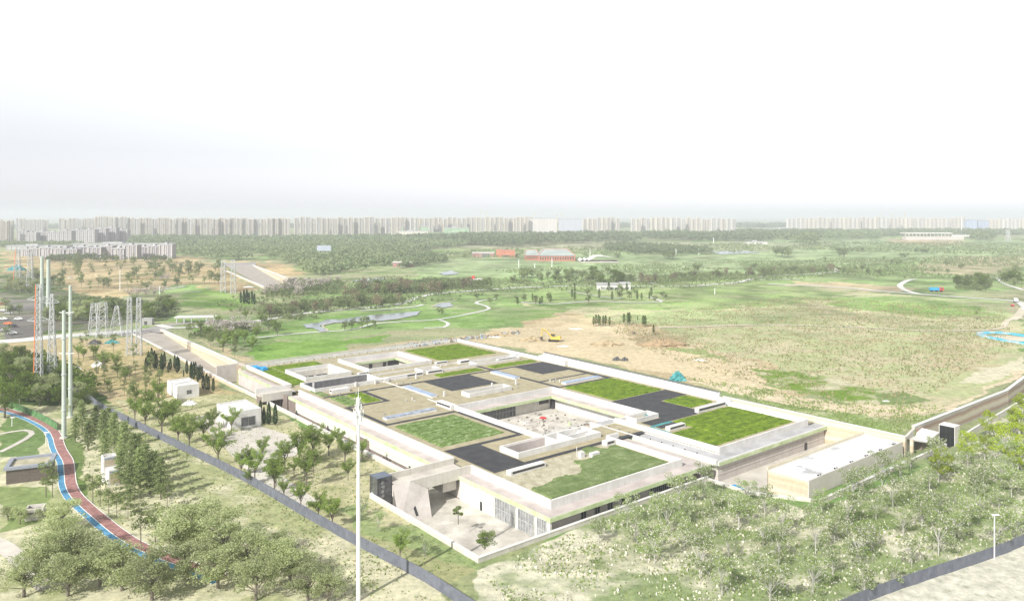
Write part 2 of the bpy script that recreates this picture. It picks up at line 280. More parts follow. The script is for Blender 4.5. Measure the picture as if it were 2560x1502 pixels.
# ------------------------------------------------------------------ ground: one sheet, colour of its cover held in an attribute
def make_ground():
    t = np.concatenate([np.linspace(1 / 34.0, 1 / 92.0, 70), np.linspace(1 / 92.5, 1 / 45000.0, 1090)]); D = 1 / t
    s = np.linspace(-1.15, 1.15, 1150); DD, SS = np.meshgrid(D, s, indexing='ij'); X = DD * SS; Y = DD
    u, v = UV(X, Y); Z = hgt_uv(u, v)
    sunk = ((u > -9.2) & (u < np.where(v < 34, 112.0, 110.8)) & (v > -4.9) & (v < 192.6)) | ((u > -23.7) & (u < 5) & (v > -5.2) & (v < 36.5)) | ((u > 49.6 + 0.61 * np.maximum(0, -18 - v)) & (u < 112) & (v > -28.3) & (v < 0))
    Z = np.where(sunk, -1.6, Z)
    rl = -9.6 - 5.4 * np.clip((v - 165) / 155, 0, 1)     # left side of the ramp
    rmp = (u > rl) & (u < 0.2) & (v > 165) & (v < 322)
    Z = np.where(rmp, np.minimum(Z, -1.2 + 6.6 * np.clip((v - 200) / 120, 0, 1)), Z)
    und = (fbm(X / 60, Y / 60, 3) - 0.5) * 1.2 * sstep(330, 700, Y) * (Y < 6000)
    Z = np.where(sunk | rmp, Z, Z + und - 0.3 * sstep(330, 700, Y) + (fbm(X / 4, Y / 4, 2) - 0.5) * 0.12)
    # cover
    n1 = fbm(X / 45, Y / 30, 5); n2 = fbm(X / 9 + 40, Y / 7 + 9, 4); n3 = fbm(X / 150 + 3, Y / 90, 4)
    def mixc(C, c, w): w = w[..., None]; return C * (1 - w) + np.array(c) * w
    C = np.zeros(X.shape + (3,)); C[:] = (0.23, 0.26, 0.14)
    C = mixc(C, (0.14, 0.24, 0.07), sstep(0.45, 0.62, n3) * 0.9)
    C = mixc(C, (0.30, 0.28, 0.18), sstep(0.5, 0.7, n1) * 0.6)
    wx = X + (fbm(X / 14, Y / 14, 4) - 0.5) * np.clip(Y * 0.04, 3, 45); wy = Y + (fbm(X / 11 + 70, Y / 11, 4) - 0.5) * np.clip(Y * Y * 1.2e-4, 4, 130)
    def reg(pts, c, w=1.0, c2=None, z=None, th=None):
        nonlocal C
        poly = [tuple(G(*p)[:2]) for p in pts]
        xs = [p[0] for p in poly]; ys = [p[1] for p in poly]
        k = (wx > min(xs)) & (wx < max(xs)) & (wy > min(ys)) & (wy < max(ys))
        ins = np.zeros(X.shape, bool); ins[k] = inpoly(wx[k], wy[k], poly)
        m = ins * w
        if th is not None: m = m * sstep(th - 0.05, th + 0.05, n2)
        C = mixc(C, c, m)
        if c2 is not None: C = mixc(C, c2, m * sstep(0.42, 0.62, n2 * 0.6 + n1 * 0.4))
    LAWN, LAWN2, TAN, TAN2, DK = (0.13, 0.24, 0.045), (0.20, 0.30, 0.10), (0.42, 0.35, 0.225), (0.34, 0.27, 0.17), (0.06, 0.12, 0.02)
    PALE, MEA, MEA2 = (0.44, 0.43, 0.27), (0.34, 0.365, 0.20), (0.40, 0.37, 0.245)
    LG = (0.22, 0.30, 0.13)
    reg([(760,720),(1500,640),(2560,600),(2560,720),(1900,760),(1500,780),(760,850)], LG, 0.75, (0.15, 0.26, 0.07))
    reg([(1040,650),(1500,625),(2000,590),(2560,600),(2560,640),(1800,690),(1300,690),(1040,690)], (0.26, 0.33, 0.18), 0.85, (0.19, 0.27, 0.12))
    reg([(1460,710),(2000,705),(2560,770),(2560,960),(2300,1060),(2100,1000),(1750,930),(1500,800),(1300,760)], MEA, 1, MEA2)
    reg([(1300,715),(1900,700),(2100,730),(2000,760),(1700,775),(1350,765)], (0.17, 0.27, 0.08), 0.8, (0.25, 0.31, 0.14))
    reg([(1550,790),(1700,775),(2000,790),(1900,812),(1620,815)], (0.27, 0.34, 0.16), 0.8)
    reg([(2060,745),(2250,740),(2440,760),(2500,790),(2400,795),(2250,785),(2080,765)], (0.13, 0.25, 0.03), 0.9, (0.22, 0.31, 0.1))
    reg([(2050,735),(2500,745),(2540,800),(2100,770)], (0.24, 0.36, 0.14), 0.4)
    reg([(1930,708),(1990,704),(2100,706),(2260,715),(2300,726),(2200,728),(2050,716)], TAN, 1)
    reg([(2220,595),(2300,600),(2400,600),(2420,608),(2350,616),(2230,610)], (0.40, 0.30, 0.20), 0.8)
    reg([(2400,640),(2560,640),(2560,665),(2480,690),(2300,680),(2290,665)], (0.40, 0.33, 0.23), 0.75)
    reg([(1150,600),(1900,606),(2100,612),(1900,630),(1600,625),(1150,620)], (0.35, 0.31, 0.24), 0.4)
    # earthworks behind the museum
    reg([(620,905),(900,868),(1150,838),(1300,830),(1300,785),(1430,770),(1490,800),(1640,812),(1720,850),(1720,870),(1900,900),(2060,985),(1900,1000),(1600,930),(1430,893),(1150,846),(900,885)], TAN, 1, TAN2)
    reg([(1430,893),(1720,850),(1840,890),(1960,940),(2060,985),(1900,975),(1700,940)], (0.50, 0.43, 0.30), 0.9, (0.42, 0.36, 0.24))
    reg([(1150,850),(1260,820),(1440,812),(1560,815),(1600,860),(1830,905),(1830,960),(1640,930),(1440,895)], (0.50, 0.42, 0.285), 0.9)
    reg([(1580,845),(1660,835),(1740,845),(1700,868),(1610,864)], (0.30, 0.24, 0.15), 0.8)
    reg([(1640,870),(1760,870),(1830,905),(1900,915),(1880,930),(1750,890)], (0.15, 0.26, 0.06), 0.7, th=0.45)
    reg([(1730,955),(1900,980),(2080,1010),(2250,1060),(2330,1040),(2380,1055),(2220,1130),(1950,1020)], (0.20, 0.27, 0.10), 1, (0.34, 0.35, 0.21))
    reg([(1720,948),(1900,975),(2060,1010),(2060,1030),(1900,1000)], DK, 0.9)
    reg([(1890,925),(2000,925),(2160,965),(2330,1000),(2260,1015),(2100,1000),(1900,960)], (0.13, 0.21, 0.03), 1, (0.42, 0.40, 0.28))
    reg([(2170,988),(2240,978),(2330,1000),(2270,1012),(2190,1012)], (0.09, 0.16, 0.03), 0.75, th=0.4)
    reg([(1700,945),(1900,972),(2100,1008),(2250,1020),(2380,1015),(2470,975),(2560,905),(2560,935),(2480,1000),(2400,1035),(2230,1045),(2080,1030),(1880,995)], (0.50, 0.43, 0.31), 1)
    reg([(2400,960),(2440,925),(2560,890),(2560,915),(2460,960)], (0.50, 0.47, 0.36), 0.9)
    reg([(2100,850),(2400,830),(2400,870),(2150,870)], (0.34, 0.27, 0.17), 0.4, th=0.5)
    reg([(2320,870),(2470,860),(2480,930),(2340,920)], (0.36, 0.30, 0.19), 0.5, th=0.45)
    # lawns behind, left
    reg([(620,885),(690,858),(820,848),(870,858),(850,880),(760,893),(650,905)], LAWN, 1, (0.18, 0.30, 0.07))
    reg([(650,830),(760,790),(1050,775),(1250,790),(1380,760),(1500,760),(1330,800),(1180,820),(1000,820),(830,852),(690,850)], (0.13, 0.24, 0.05), 0.85, (0.22, 0.31, 0.12))
    reg([(830,860),(870,848),(960,836),(960,850),(900,860)], LAWN, 1)
    reg([(430,760),(460,715),(520,720),(600,740),(640,760),(560,775)], (0.14, 0.26, 0.05), 1, (0.2, 0.3, 0.08))
    reg([(320,725),(460,700),(520,715),(430,735)], (0.17, 0.27, 0.09), 0.9)
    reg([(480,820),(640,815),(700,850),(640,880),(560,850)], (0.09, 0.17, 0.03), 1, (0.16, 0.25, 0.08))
    # sandy plantation on the left
    SAND = (0.42, 0.34, 0.205)
    reg([(0,625),(110,635),(480,640),(560,665),(640,720),(600,735),(500,710),(430,712),(310,740),(260,760),(160,720),(0,690)], SAND, 1, (0.33, 0.25, 0.13))
    reg([(560,650),(700,655),(760,680),(720,700),(650,690)], (0.42, 0.32, 0.18), 1)
    reg([(0,845),(110,848),(330,845),(600,985),(640,1010),(430,1060),(300,1030),(180,965),(60,880),(0,880)], (0.40, 0.33, 0.20), 1, (0.34, 0.29, 0.15))
    reg([(430,830),(640,905),(590,905),(480,850)], (0.42, 0.35, 0.23), 0.9)
    # wood and car park, far left
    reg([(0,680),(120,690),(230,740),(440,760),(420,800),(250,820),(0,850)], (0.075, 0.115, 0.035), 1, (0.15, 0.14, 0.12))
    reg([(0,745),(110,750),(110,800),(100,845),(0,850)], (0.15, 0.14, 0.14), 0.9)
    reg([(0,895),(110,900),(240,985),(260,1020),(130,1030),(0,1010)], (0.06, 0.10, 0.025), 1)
    # foreground
    reg([(0,1010),(260,1010),(640,1205),(1100,1460),(1300,1800),(-900,1800),(-300,1100)], (0.30, 0.32, 0.17), 1, (0.48, 0.46, 0.33))
    reg([(150,1080),(200,1085),(215,1200),(230,1260),(190,1240)], (0.10, 0.16, 0.04), 0.9)
    reg([(0,1040),(100,1050),(130,1100),(100,1140),(0,1140)], (0.10, 0.17, 0.05), 0.9)
    reg([(0,1215),(120,1220),(100,1300),(0,1330)], (0.17, 0.23, 0.08), 0.9)
    reg([(260,1000),(600,985),(1000,1180),(940,1240),(1190,1420),(1120,1470),(640,1210)], (0.40, 0.38, 0.24), 1, (0.28, 0.29, 0.15))
    reg([(905,1260),(1000,1290),(1190,1400),(1190,1420),(900,1330),(840,1270)], (0.20, 0.27, 0.11), 0.75, th=0.44)
    reg([(1190,1420),(1768,1195),(1870,1235),(2030,1270),(2260,1190),(2400,1120),(2560,1010),(3000,1000),(3200,1700),(1200,1800)], (0.20, 0.25, 0.12), 1, (0.50, 0.48, 0.38))
    reg([(1300,1420),(1768,1240),(1870,1260),(2030,1300),(2260,1210),(2560,1150),(2560,1290),(1900,1380),(1500,1430)], (0.14, 0.19, 0.065), 0.7, (0.46, 0.44, 0.34))
    reg([(2150,1490),(2560,1370),(3000,1300),(3000,1800),(2000,1800)], (0.48, 0.47, 0.40), 1)
    # mown streaks and dry tufts that follow the field
    C = C * (0.84 + 0.32 * fbm(X / 3.2, Y / 1.6, 3))[..., None]
    big = fbm(X / 26 + 9, Y / 34 + 4, 5); far_ = sstep(280, 600, Y)
    C = C * (1 + far_ * (big - 0.5) * 1.5)[..., None]
    strk = fbm(X / 40 + 2, Y / 9 + 31, 4); w_ = far_ * sstep(0.56, 0.66, strk); C = C * (1 - w_[..., None] * 0.35) + w_[..., None] * 0.35 * np.array((0.40, 0.37, 0.26))
    w_ = far_ * sstep(0.60, 0.70, fbm(X / 18 + 77, Y / 14 + 3, 4)); C = C * (1 - w_[..., None] * 0.55) + w_[..., None] * 0.55 * np.array((0.075, 0.13, 0.03))
    nr, nc = X.shape
    verts = np.stack([X, Y, Z], -1).reshape(-1, 3)
    i = np.arange(nr - 1)[:, None] * nc + np.arange(nc - 1)[None, :]; F = np.stack([i, i + 1, i + nc + 1, i + nc], -1).reshape(-1, 4)
    me = bpy.data.meshes.new('ground'); me.vertices.add(len(verts)); me.vertices.foreach_set('co', verts.ravel())
    me.loops.add(F.size); me.loops.foreach_set('vertex_index', F.ravel().astype(np.int32)); me.polygons.add(len(F))
    me.polygons.foreach_set('loop_start', np.arange(0, F.size, 4, dtype=np.int32)); me.update(); me.validate()
    at = me.color_attributes.new('cover', 'FLOAT_COLOR', 'POINT'); CC = np.ones((len(verts), 4), np.float32); CC[:, :3] = np.clip(C.reshape(-1, 3), 0.005, 0.9); at.data.foreach_set('color', CC.ravel())
    me.shade_smooth()
    m, n, l, b = newmat('ground_cover'); a = n.new('ShaderNodeAttribute'); a.attribute_name = 'cover'; tc = n.new('ShaderNodeTexCoord')
    nz = n.new('ShaderNodeTexNoise'); nz.inputs['Scale'].default_value = 0.5; nz.inputs['Detail'].default_value = 9; nz.inputs['Roughness'].default_value = 0.78; l.new(tc.outputs['Object'], nz.inputs['Vector'])
    r = ramp(n, [(0.33, (0.48, 0.52, 0.42)), (0.46, (0.92, 0.93, 0.9)), (0.54, (1.05, 1.04, 1.0)), (0.66, (1.5, 1.42, 1.36))]); l.new(nz.outputs['Fac'], r.inputs['Fac'])
    mx = n.new('ShaderNodeMixRGB'); mx.blend_type = 'MULTIPLY'; mx.inputs[0].default_value = 1; l.new(a.outputs['Color'], mx.inputs[1]); l.new(r.outputs[0], mx.inputs[2])
    l.new(mx.outputs[0], b.inputs['Base Color']); b.inputs['Roughness'].default_value = 0.97; b.inputs['Specular IOR Level'].default_value = 0.08
    bp = n.new('ShaderNodeBump'); bp.inputs['Strength'].default_value = 0.5; bp.inputs['Distance'].default_value = 0.4; l.new(nz.outputs['Fac'], bp.inputs['Height']); l.new(bp.outputs[0], b.inputs['Normal'])
    me.materials.append(m); o = bpy.data.objects.new('ground', me); col.objects.link(o); tag(o, kind='structure')
    return m
mGround = make_ground()
mb = MB(); mb.face([(-60000, -60000, -2.2), (60000, -60000, -2.2), (60000, 60000, -2.2), (-60000, 60000, -2.2)])
tag(mb.build('terrain', M('far_land', (0.22, 0.25, 0.14), scale=0.002)), kind='structure')

def TH(x, y):   # terrain height with undulation
    z = float(hgt(x, y)); X = np.array([x]); Y = np.array([y])
    z += float(((fbm(X / 60, Y / 60, 3) - 0.5) * 1.2 * sstep(330, 700, Y) * (Y < 6000) - 0.3 * sstep(330, 700, Y))[0]); return z
def smooth_line(pts, step=6.0):
    P2 = [Vector((p[0], p[1], 0)) for p in pts]; out = []
    for i in range(len(P2) - 1):
        p0 = P2[max(i - 1, 0)]; p1 = P2[i]; p2 = P2[i + 1]; p3 = P2[min(i + 2, len(P2) - 1)]
        k = max(2, int((p2 - p1).length / step))
        for j in range(k):
            t = j / k; out.append(0.5 * ((2 * p1) + (p2 - p0) * t + (2 * p0 - 5 * p1 + 4 * p2 - p3) * t * t + (3 * p1 - p0 - 3 * p2 + p3) * t ** 3))
    out.append(P2[-1]); return out
def ribbon(name, pix, w, m, off=0.0, lift=0.10, step=6.0, w2=None, edge=None, z=None):
    pts = smooth_line([G(*p) for p in pix] if pix and len(pix[0]) == 2 else pix, step); mb = MB(); n = len(pts); prev = None
    for i, p in enumerate(pts):
        d = (pts[min(i + 1, n - 1)] - pts[max(i - 1, 0)]); d.normalize(); nn = Vector((-d.y, d.x, 0))
        ww = w if w2 is None else w + (w2 - w) * i / (n - 1)
        l = p + nn * (off + ww / 2); r = p + nn * (off - ww / 2)
        zz = (max(TH(l.x, l.y), TH(r.x, r.y), TH(p.x, p.y)) if z is None else z) + lift
        l.z = zz; r.z = zz
        mb.v += [tuple(l), tuple(r)]
        if i: k = 2 * i; mb.f.append((k - 2, k - 1, k + 1, k))
    o = mb.build(name, m); return tag(o, kind='structure')
def sheet(name, pix, m, lift=0.12, jit=0.0, uv=False, z=None, pts=None):
    P_ = pts or ([W(*p) for p in pix] if uv else [G(*p) for p in pix])
    if jit:
        Q = []
        for i in range(len(P_)):
            a, b = P_[i], P_[(i + 1) % len(P_)]
            for k in range(6):
                p = a.lerp(b, k / 6); Q.append(p + Vector((random.uniform(-jit, jit), random.uniform(-jit, jit), 0)))
        P_ = Q
    mb = MB(); zz = (max(TH(p.x, p.y) for p in P_) if z is None else z) + lift
    mb.face([(p.x, p.y, zz) for p in P_]); return tag(mb.build(name, m), kind='structure')

# ------------------------------------------------------------------ roads, paths, ponds
ribbon('park_path', [(640,803),(700,793),(780,781),(870,773),(940,767),(1000,759),(1032,748),(1065,738),(1120,731),(1200,725),(1280,719),(1380,715),(1480,713),(1600,715),(1700,715),(1780,711),(1850,704),(1880,696),(1915,690),(2030,685),(2080,681),(2094,676),(2085,671)], 6.0, mPath, step=15, lift=0.25)
ribbon('path', [(1875,697),(1920,698),(2000,698)], 4.0, mPath, step=15, lift=0.3)
ribbon('path', [(900,777),(980,772),(1040,766),(1057,761)], 3.0, mPath, lift=0.3)
ribbon('path', [(640,845),(700,838),(780,831),(850,827),(895,821),(930,810),(1000,804),(1080,800),(1130,793),(1190,781),(1222,772),(1213,764),(1190,757),(1210,750),(1240,747)], 2.6, mPath, lift=0.2)
ribbon('path', [(1098,800),(1120,808),(1110,818),(1060,820)], 2.2, mPath, lift=0.22)
ribbon('path', [(1300,755),(1380,760),(1480,752),(1560,756),(1650,755),(1640,748),(1620,742)], 3.0, mPath, lift=0.3)
ribbon('path', [(1583,692),(1600,700),(1620,706),(1640,710)], 5.0, mPath, lift=0.3)
ribbon('path', [(2300,735),(2262,725),(2250,712),(2270,700),(2290,697)], 5.0, mPath, lift=0.3)
ribbon('path', [(2460,690),(2490,695),(2515,710),(2560,725)], 4.0, mPath, lift=0.3)
ribbon('path', [(1420,727),(1500,742),(1560,745)], 2.4, mPath, lift=0.3)
ribbon('farm_track', [(1920,709),(1950,711),(2100,718),(2200,727),(2300,735),(2440,745),(2540,753),(2570,775)], 6.0, mPath, lift=0.3)
ribbon('dirt_road', [(1640,820),(1760,816),(1900,812),(2100,816),(2170,820),(2300,827),(2440,826),(2500,821),(2512,812),(2520,801),(2560,794)], 3.2, mTrack, lift=0.25)
ribbon('dirt_road', [(2560,770),(2545,790),(2530,800)], 5, mTrack, lift=0.25)
ribbon('road', [(-60,858),(60,850),(130,842),(240,834),(330,829),(390,822),(420,818)], 13.0, mPath, lift=0.12)
ribbon('road', [(300,838),(350,832),(395,822),(425,812),(500,806),(560,806),(640,803)], 8.0, mRoad, lift=0.18)
ribbon('road', [(395,812),(430,820),(480,818),(560,812)], 5.0, mPath, lift=0.26)
ribbon('path', [(390,725),(440,718),(462,714)], 4.0, mPath, lift=0.2)
ribbon('path', [(455,731),(506,727)], 4.0, mRoad, lift=0.2)
sheet('forecourt', [(345,826),(385,816),(430,829),(400,833)], mRoad, 0.2)
ribbon('garden_path', [(-40,1345),(10,1365),(60,1412),(120,1470)], 3.4, mPave, lift=0.08)
ribbon('garden_path', [(0,1130),(40,1110),(80,1085),(60,1075),(0,1085)], 1.6, mPave, lift=0.08)
ribbon('garden_path', [(500,1040),(560,1085),(640,1165),(700,1215),(770,1265)], 6.5, mPave, lift=0.08)
sheet('paving', [(560,1090),(640,1062),(760,1100),(740,1140),(660,1150),(600,1130)], mPave, 0.10)
TR = [(-60,1012),(12,1024),(60,1037),(100,1054),(130,1073),(143,1092),(149,1112),(157,1130),(170,1152),(174,1180),(177,1208),(189,1235),(215,1262),(250,1292),(290,1325),(340,1358),(400,1385),(480,1415),(560,1445)]
ribbon('running_track', TR, 2.3, mRed, step=2, lift=0.10)
ribbon('running_track', TR, 0.18, mLine, off=-1.25, step=2, lift=0.115)
ribbon('running_track', TR, 0.18, mLine, off=1.25, step=2, lift=0.115)
ribbon('running_track', TR, 1.3, mBlue, off=-2.0, step=2, lift=0.10)
ribbon('running_track', TR, 0.12, mLine, off=-2.7, step=2, lift=0.115)
for pp in ([(756,812),(800,807),(815,799),(850,799),(905,791),(960,786),(1050,779),(1046,788),(1004,796),(960,803),(900,805),(840,808),(800,815),(818,826),(798,832),(790,822),(765,820)],
           [(880,702),(905,698),(962,694),(955,704),(920,710),(900,706)], [(1098,683),(1128,677),(1148,685),(1112,689)], [(1085,766),(1098,759),(1126,756),(1134,766),(1110,769)], [(1066,695),(1080,694),(1076,701),(1068,701)],
           [(1560,629),(1600,626),(1660,629),(1590,633)], [(1775,628),(1860,627),(1905,632),(1800,636)]):
    sheet('pond', pp, mWater, 0.35, jit=0.8)
def bank(pp, w):
    ribbon('pond_bank', pp, w, mTrack, lift=0.42)
bank([(800,832),(820,827),(806,815),(830,808),(900,804),(960,802),(1010,796)], 0.9)
bank([(1080,768),(1098,758),(1140,751)], 0.9)
# floors inside the museum's sunken parts
mb = MB()
for r_ in ((-9.0, 36.6, -3.0, 200.4), (-23.4, -4.8, -3.4, 36.6), (-3.4, -4.8, 110, -1.0)):
    mb.face([W(r_[0], r_[1], -0.9), W(r_[2], r_[1], -0.9), W(r_[2], r_[3], -0.9), W(r_[0], r_[3], -0.9)])
tag(mb.build('courtyard_paving', mCourt), kind='structure')
mb = MB(); mb.face([W(31.6, 38.4, 0), W(73.6, 38.4, 0), W(73.6, 81.6, 0), W(31.6, 81.6, 0)]); tag(mb.build('inner_court_paving', mCourt), kind='structure')
mb = MB(); mb.face([W(49, -28, -0.6), W(110.5, -28, -0.6), W(110.5, -1.1, -0.6), W(49, -1.1, -0.6)]); tag(mb.build('service_yard', mPave), kind='structure')
mb = MB()
for i in range(24):
    va, vb = 200.4 + i * 5, 205.4 + i * 5
    def rr(v): return -9.6 - 5.4 * min(max((v - 165) / 155, 0), 1), -0.9 + 6.9 * (v - 200.4) / 120
    ua, za = rr(va); ub, zb = rr(vb); mb.face([W(ua + .2, va, za), W(-0.4, va, za), W(-0.4, vb, zb), W(ub + .2, vb, zb)])
tag(mb.build('ramp', mRamp), kind='structure')

# ------------------------------------------------------------------ the museum
mus = thing('museum', W(0, 0, 0), PHI, 'huge low museum building with green roofs, black membranes and sunken courtyards', 'museum')
def part(name, mb, m, parent=None, label=None):
    if name in ('door', 'column', 'fascia', 'passage_wall', 'wall', 'ledge', 'insulation_board', 'tarpaulin_cover', 'roof_equipment') and len(mb.v) % 8 == 0 and 8 < len(mb.v) <= 160 and all(len(f) == 4 for f in mb.f) and len(mb.f) == len(mb.v) // 8 * 6:
        for q in mb.pieces():
            o = q.build(name, m, parent or mus)
            if label: o['label'] = label
        return o
    o = mb.build(name, m, parent or mus)
    if label: o['label'] = label
    return o
rects = [(0, 36, 31, 136), (0, 82, 110, 193), (74, 38, 110, 82), (60.5, -0.5, 110, 38), (0, 0, 45.5, 38), (45.5, 26.8, 60.5, 38), (1.2, 136, 40, 150)]
holes = [(31, 38, 74, 82), (15.8, 30.5, 45, 37.6), (10.8, 154.3, 29.3, 173.7), (37.8, 153.8, 67.4, 181), (5.4, 134.2, 32.4, 146.4), (0, 136, 1.2, 147)]
def cells(rects, holes):
    us = sorted({a for r in rects + holes for a in (r[0], r[2])}); vs_ = sorted({a for r in rects + holes for a in (r[1], r[3])})
    for i in range(len(us) - 1):
        for j in range(len(vs_) - 1):
            cu, cv = (us[i] + us[i + 1]) / 2, (vs_[j] + vs_[j + 1]) / 2
            if any(r[0] < cu < r[2] and r[1] < cv < r[3] for r in rects) and not any(r[0] < cu < r[2] and r[1] < cv < r[3] for r in holes):
                yield us[i], vs_[j], us[i + 1], vs_[j + 1]
mb = MB()
for a, b, c, d in cells(rects, holes):
    mb.face([(a, b, 5.5), (c, b, 5.5), (c, d, 5.5), (a, d, 5.5)]); mb.face([(a, b, 4.4), (a, d, 4.4), (c, d, 4.4), (c, b, 4.4)])
part('roof', mb, mGravel, label='tan soil covered flat roof')
# parapets (0.5 thick, top at 7)
T0, T1 = 4.2, 7.0
mb = MB()
def wallv(u, v0, v1, z0=T0, z1=T1, w=0.5): mb.box(u, v0, z0, u + w, v1, z1)
def wallu(v, u0, u1, z0=T0, z1=T1, w=0.5): mb.box(u0, v, z0, u1, v + w, z1)
wallv(-0.3, 37.9, 136.0); wallv(-0.3, 0, 30.2); wallu(-0.3, -0.3, 45.3); wallv(44.8, 0.2, 26.5); wallu(26.3, 45.3, 50)
wallu(193, 1.2, 109.6); wallv(1.2, 147, 193); wallu(146.9, -12, 1.2); wallv(109.1, 130, 193)
wallu(-0.5, 60.8, 106.3); wallv(60.8, 0, 38.2); wallv(105.9, 0, 28.5); wallu(28.4, 106.4, 108.6)
wallv(107.4, 28.9, 34, T0, 7.4)
# inner court
wallv(30.8, 37.9, 82.3); wallu(81.8, 31.3, 74.6); wallv(74.1, 38.2, 81.8); wallu(37.7, 60.5, 74.6, T0, 6.6)
# roof wells
for a, b, c, d, z in ((10.3, 153.8, 29.8, 174.2, 7.0), (37.3, 153.3, 67.9, 181.5, 7.0), (15.3, 30.0, 46.4, 38.1, 7.0)): mb.frame(a, b, c, d, 0.5, T0, z)
mb.frame(5.0, 133.8, 32.9, 146.9, 0.45, 3.0, 6.9)
wallv(31.0, 30.5, 37.6, 1.0, 7.0, 0.4); wallv(36.0, 30.5, 37.6, 1.0, 6.9, 0.4)
# low cross parapets on the roof
wallu(134.0, 33, 44, 5.5, 6.6, 0.5); wallu(141.9, 79.8, 107, 5.5, 6.7, 0.4); wallu(136.3, 61, 103, 5.5, 6.5, 0.4); wallv(79.8, 136.7, 141.9, 5.5, 6.7, 0.4); wallv(103, 136.3, 142.3, 5.5, 6.9, 0.4)
wallu(146.4, 33, 107, 5.5, 6.1, 0.3); wallv(33.6, 100, 134, 5.5, 5.75, 0.3); wallv(31.6, 82.3, 100, 5.5, 5.75, 0.3)
part('parapet', mb, mWhite, label='white rendered parapet upstands round roofs and wells')
mb = MB(); mb.prism([(108.6, 34), (109.4, 34), (112.6, 130), (111.8, 130)], 4.2, 8.6); mb.box(109.1, 113, 5, 112.0, 130, 7.6)
part('boundary_parapet', mb, mWhite, label='tall white wall along the right side of the roofs')
mb = MB(); mb.prism([(108.45, 34), (108.6, 34), (111.8, 130), (111.6, 130)], 8.6, 8.75); mb.prism([(109.4, 34), (109.6, 34), (112.8, 130), (112.6, 130)], 7.9, 8.8); mb.box(109.6, 130, 6.3, 109.9, 192, 7.15)
part('coping', mb, mDarkMetal)
# ledges (pinkish screed) outside the parapets with pale green fascia
mb = MB(); mf = MB()
def ledge(a, b, c, d): mb.box(a, b, 4.55, c, d, 5.0)
ledge(-3.6, 37.9, -0.3, 136.9); ledge(-3.6, -3.7, -0.3, 30.2); ledge(-0.3, -3.7, 52.5, -0.3); ledge(45.3, -0.3, 52.5, 26.3); ledge(-2.2, 147.4, 1.2, 193)
ledge(31.3, 78.2, 74.1, 81.8); ledge(70.4, 38.2, 74.1, 78.2); ledge(31.3, 38.2, 34.0, 78.2)
ledge(38.0, 177.5, 67.4, 181); ledge(64, 153.8, 67.4, 177.5); ledge(37.8, 153.8, 40.2, 177.5)
part('ledge', mb, mPink, label='pinkish bare ledge outside the parapets')
for a, b, c, d in ((-3.75, 37.9, -3.6, 136.9), (-3.75, -3.85, -3.6, 30.2), (-3.6, -3.85, 52.65, -3.7), (52.5, -3.7, 52.65, 26.3), (-2.35, 147.4, -2.2, 193),
                   (34.0, 78.05, 70.4, 78.2), (70.25, 38.2, 70.4, 78.05), (40.2, 177.35, 64, 177.5), (63.85, 153.8, 64, 177.35)):
    mf.box(a, b, 4.05, c, d, 5.03)
part('fascia', mf, mGreenF, label='pale green band along the roof edge')
mb = MB()
mb.box(55.6, 0, 4.55, 60.8, 43, 5.0); mb.box(55.6, -3.7, 4.55, 110.8, -0.5, 5.0); mb.box(55.6, -0.5, 4.55, 60.8, 0, 5.0); mb.box(106.4, -0.5, 4.55, 110.8, 28.4, 5.0); mb.box(60.8, 38.2, 4.55, 64, 43, 5.0)
part('terrace', mb, mRoofGrey, label='grey roof terrace round the right wing')
mb = MB(); mb.box(54.7, -3.9, 4.0, 55.6, 43, 5.55); mb.box(55.6, -4.1, 4.0, 111.0, -3.7, 5.05)
part('terrace_edge', mb, mWhite)
mb = MB(); mb.box(55.6, -4.2, 3.85, 111.1, -4.1, 4.8); part('fascia', mb, mGreenF)
for i in range(9):
    mb = MB(); mb.tube((56.0, 36 - i * 4.1, 5.0), (56.0, 36 - i * 4.1, 5.75), 0.16, 0.16, 8); part('bollard', mb, mDarkMetal)
# outer walls
mb = MB(); mb.box(-3.5, 37.9, 0.6, -2.9, 136.5, 4.55); mb.box(-3.5, -3.4, -0.9, -2.9, 30.2, 4.55)
fac = part('wall', mb, mFacade, label='cream and pale green banded long side wall')
mb = MB(); mb.box(-3.2, 37.9, -0.9, -2.95, 136.5, 0.6); part('plinth', mb, mBrown, label='brown base of the long side wall')
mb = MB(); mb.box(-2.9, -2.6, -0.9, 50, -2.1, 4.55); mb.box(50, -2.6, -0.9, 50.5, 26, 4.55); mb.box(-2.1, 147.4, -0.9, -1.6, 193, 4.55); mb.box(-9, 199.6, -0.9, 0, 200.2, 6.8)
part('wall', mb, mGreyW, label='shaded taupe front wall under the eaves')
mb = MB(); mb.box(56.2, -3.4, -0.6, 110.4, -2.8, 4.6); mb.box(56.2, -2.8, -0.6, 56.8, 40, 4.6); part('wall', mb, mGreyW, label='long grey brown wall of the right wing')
mb = MB()
for z in (1.0, 2.6): mb.box(56.15, -3.44, z, 110.45, -3.4, z + 0.06)
part('wall_joint', mb, mBrown)
mb = MB(); mb.box(99, -3.5, -0.6, 100.4, -3.4, 1.6); part('door', mb, mDarkMetal)
# doors and slots of the long side
for v in (129.5, 104.5, 81, 53.5):
    mb = MB(); mb.box(-3.58, v, -0.9, -3.2, v + 1.1, 1.3); part('door', mb, mDarkMetal)
mb = MB(); mb.box(-3.62, 77, 0.0, -3.5, 85.5, 2.9); part('gate_recess', mb, mBrown, label='brown recess in the long side wall')
mb = MB(); mb.box(-3.66, 131, -0.9, -3.5, 137, 4.3); part('gate', mb, mBrown, label='dark brown gateway under the footbridge')
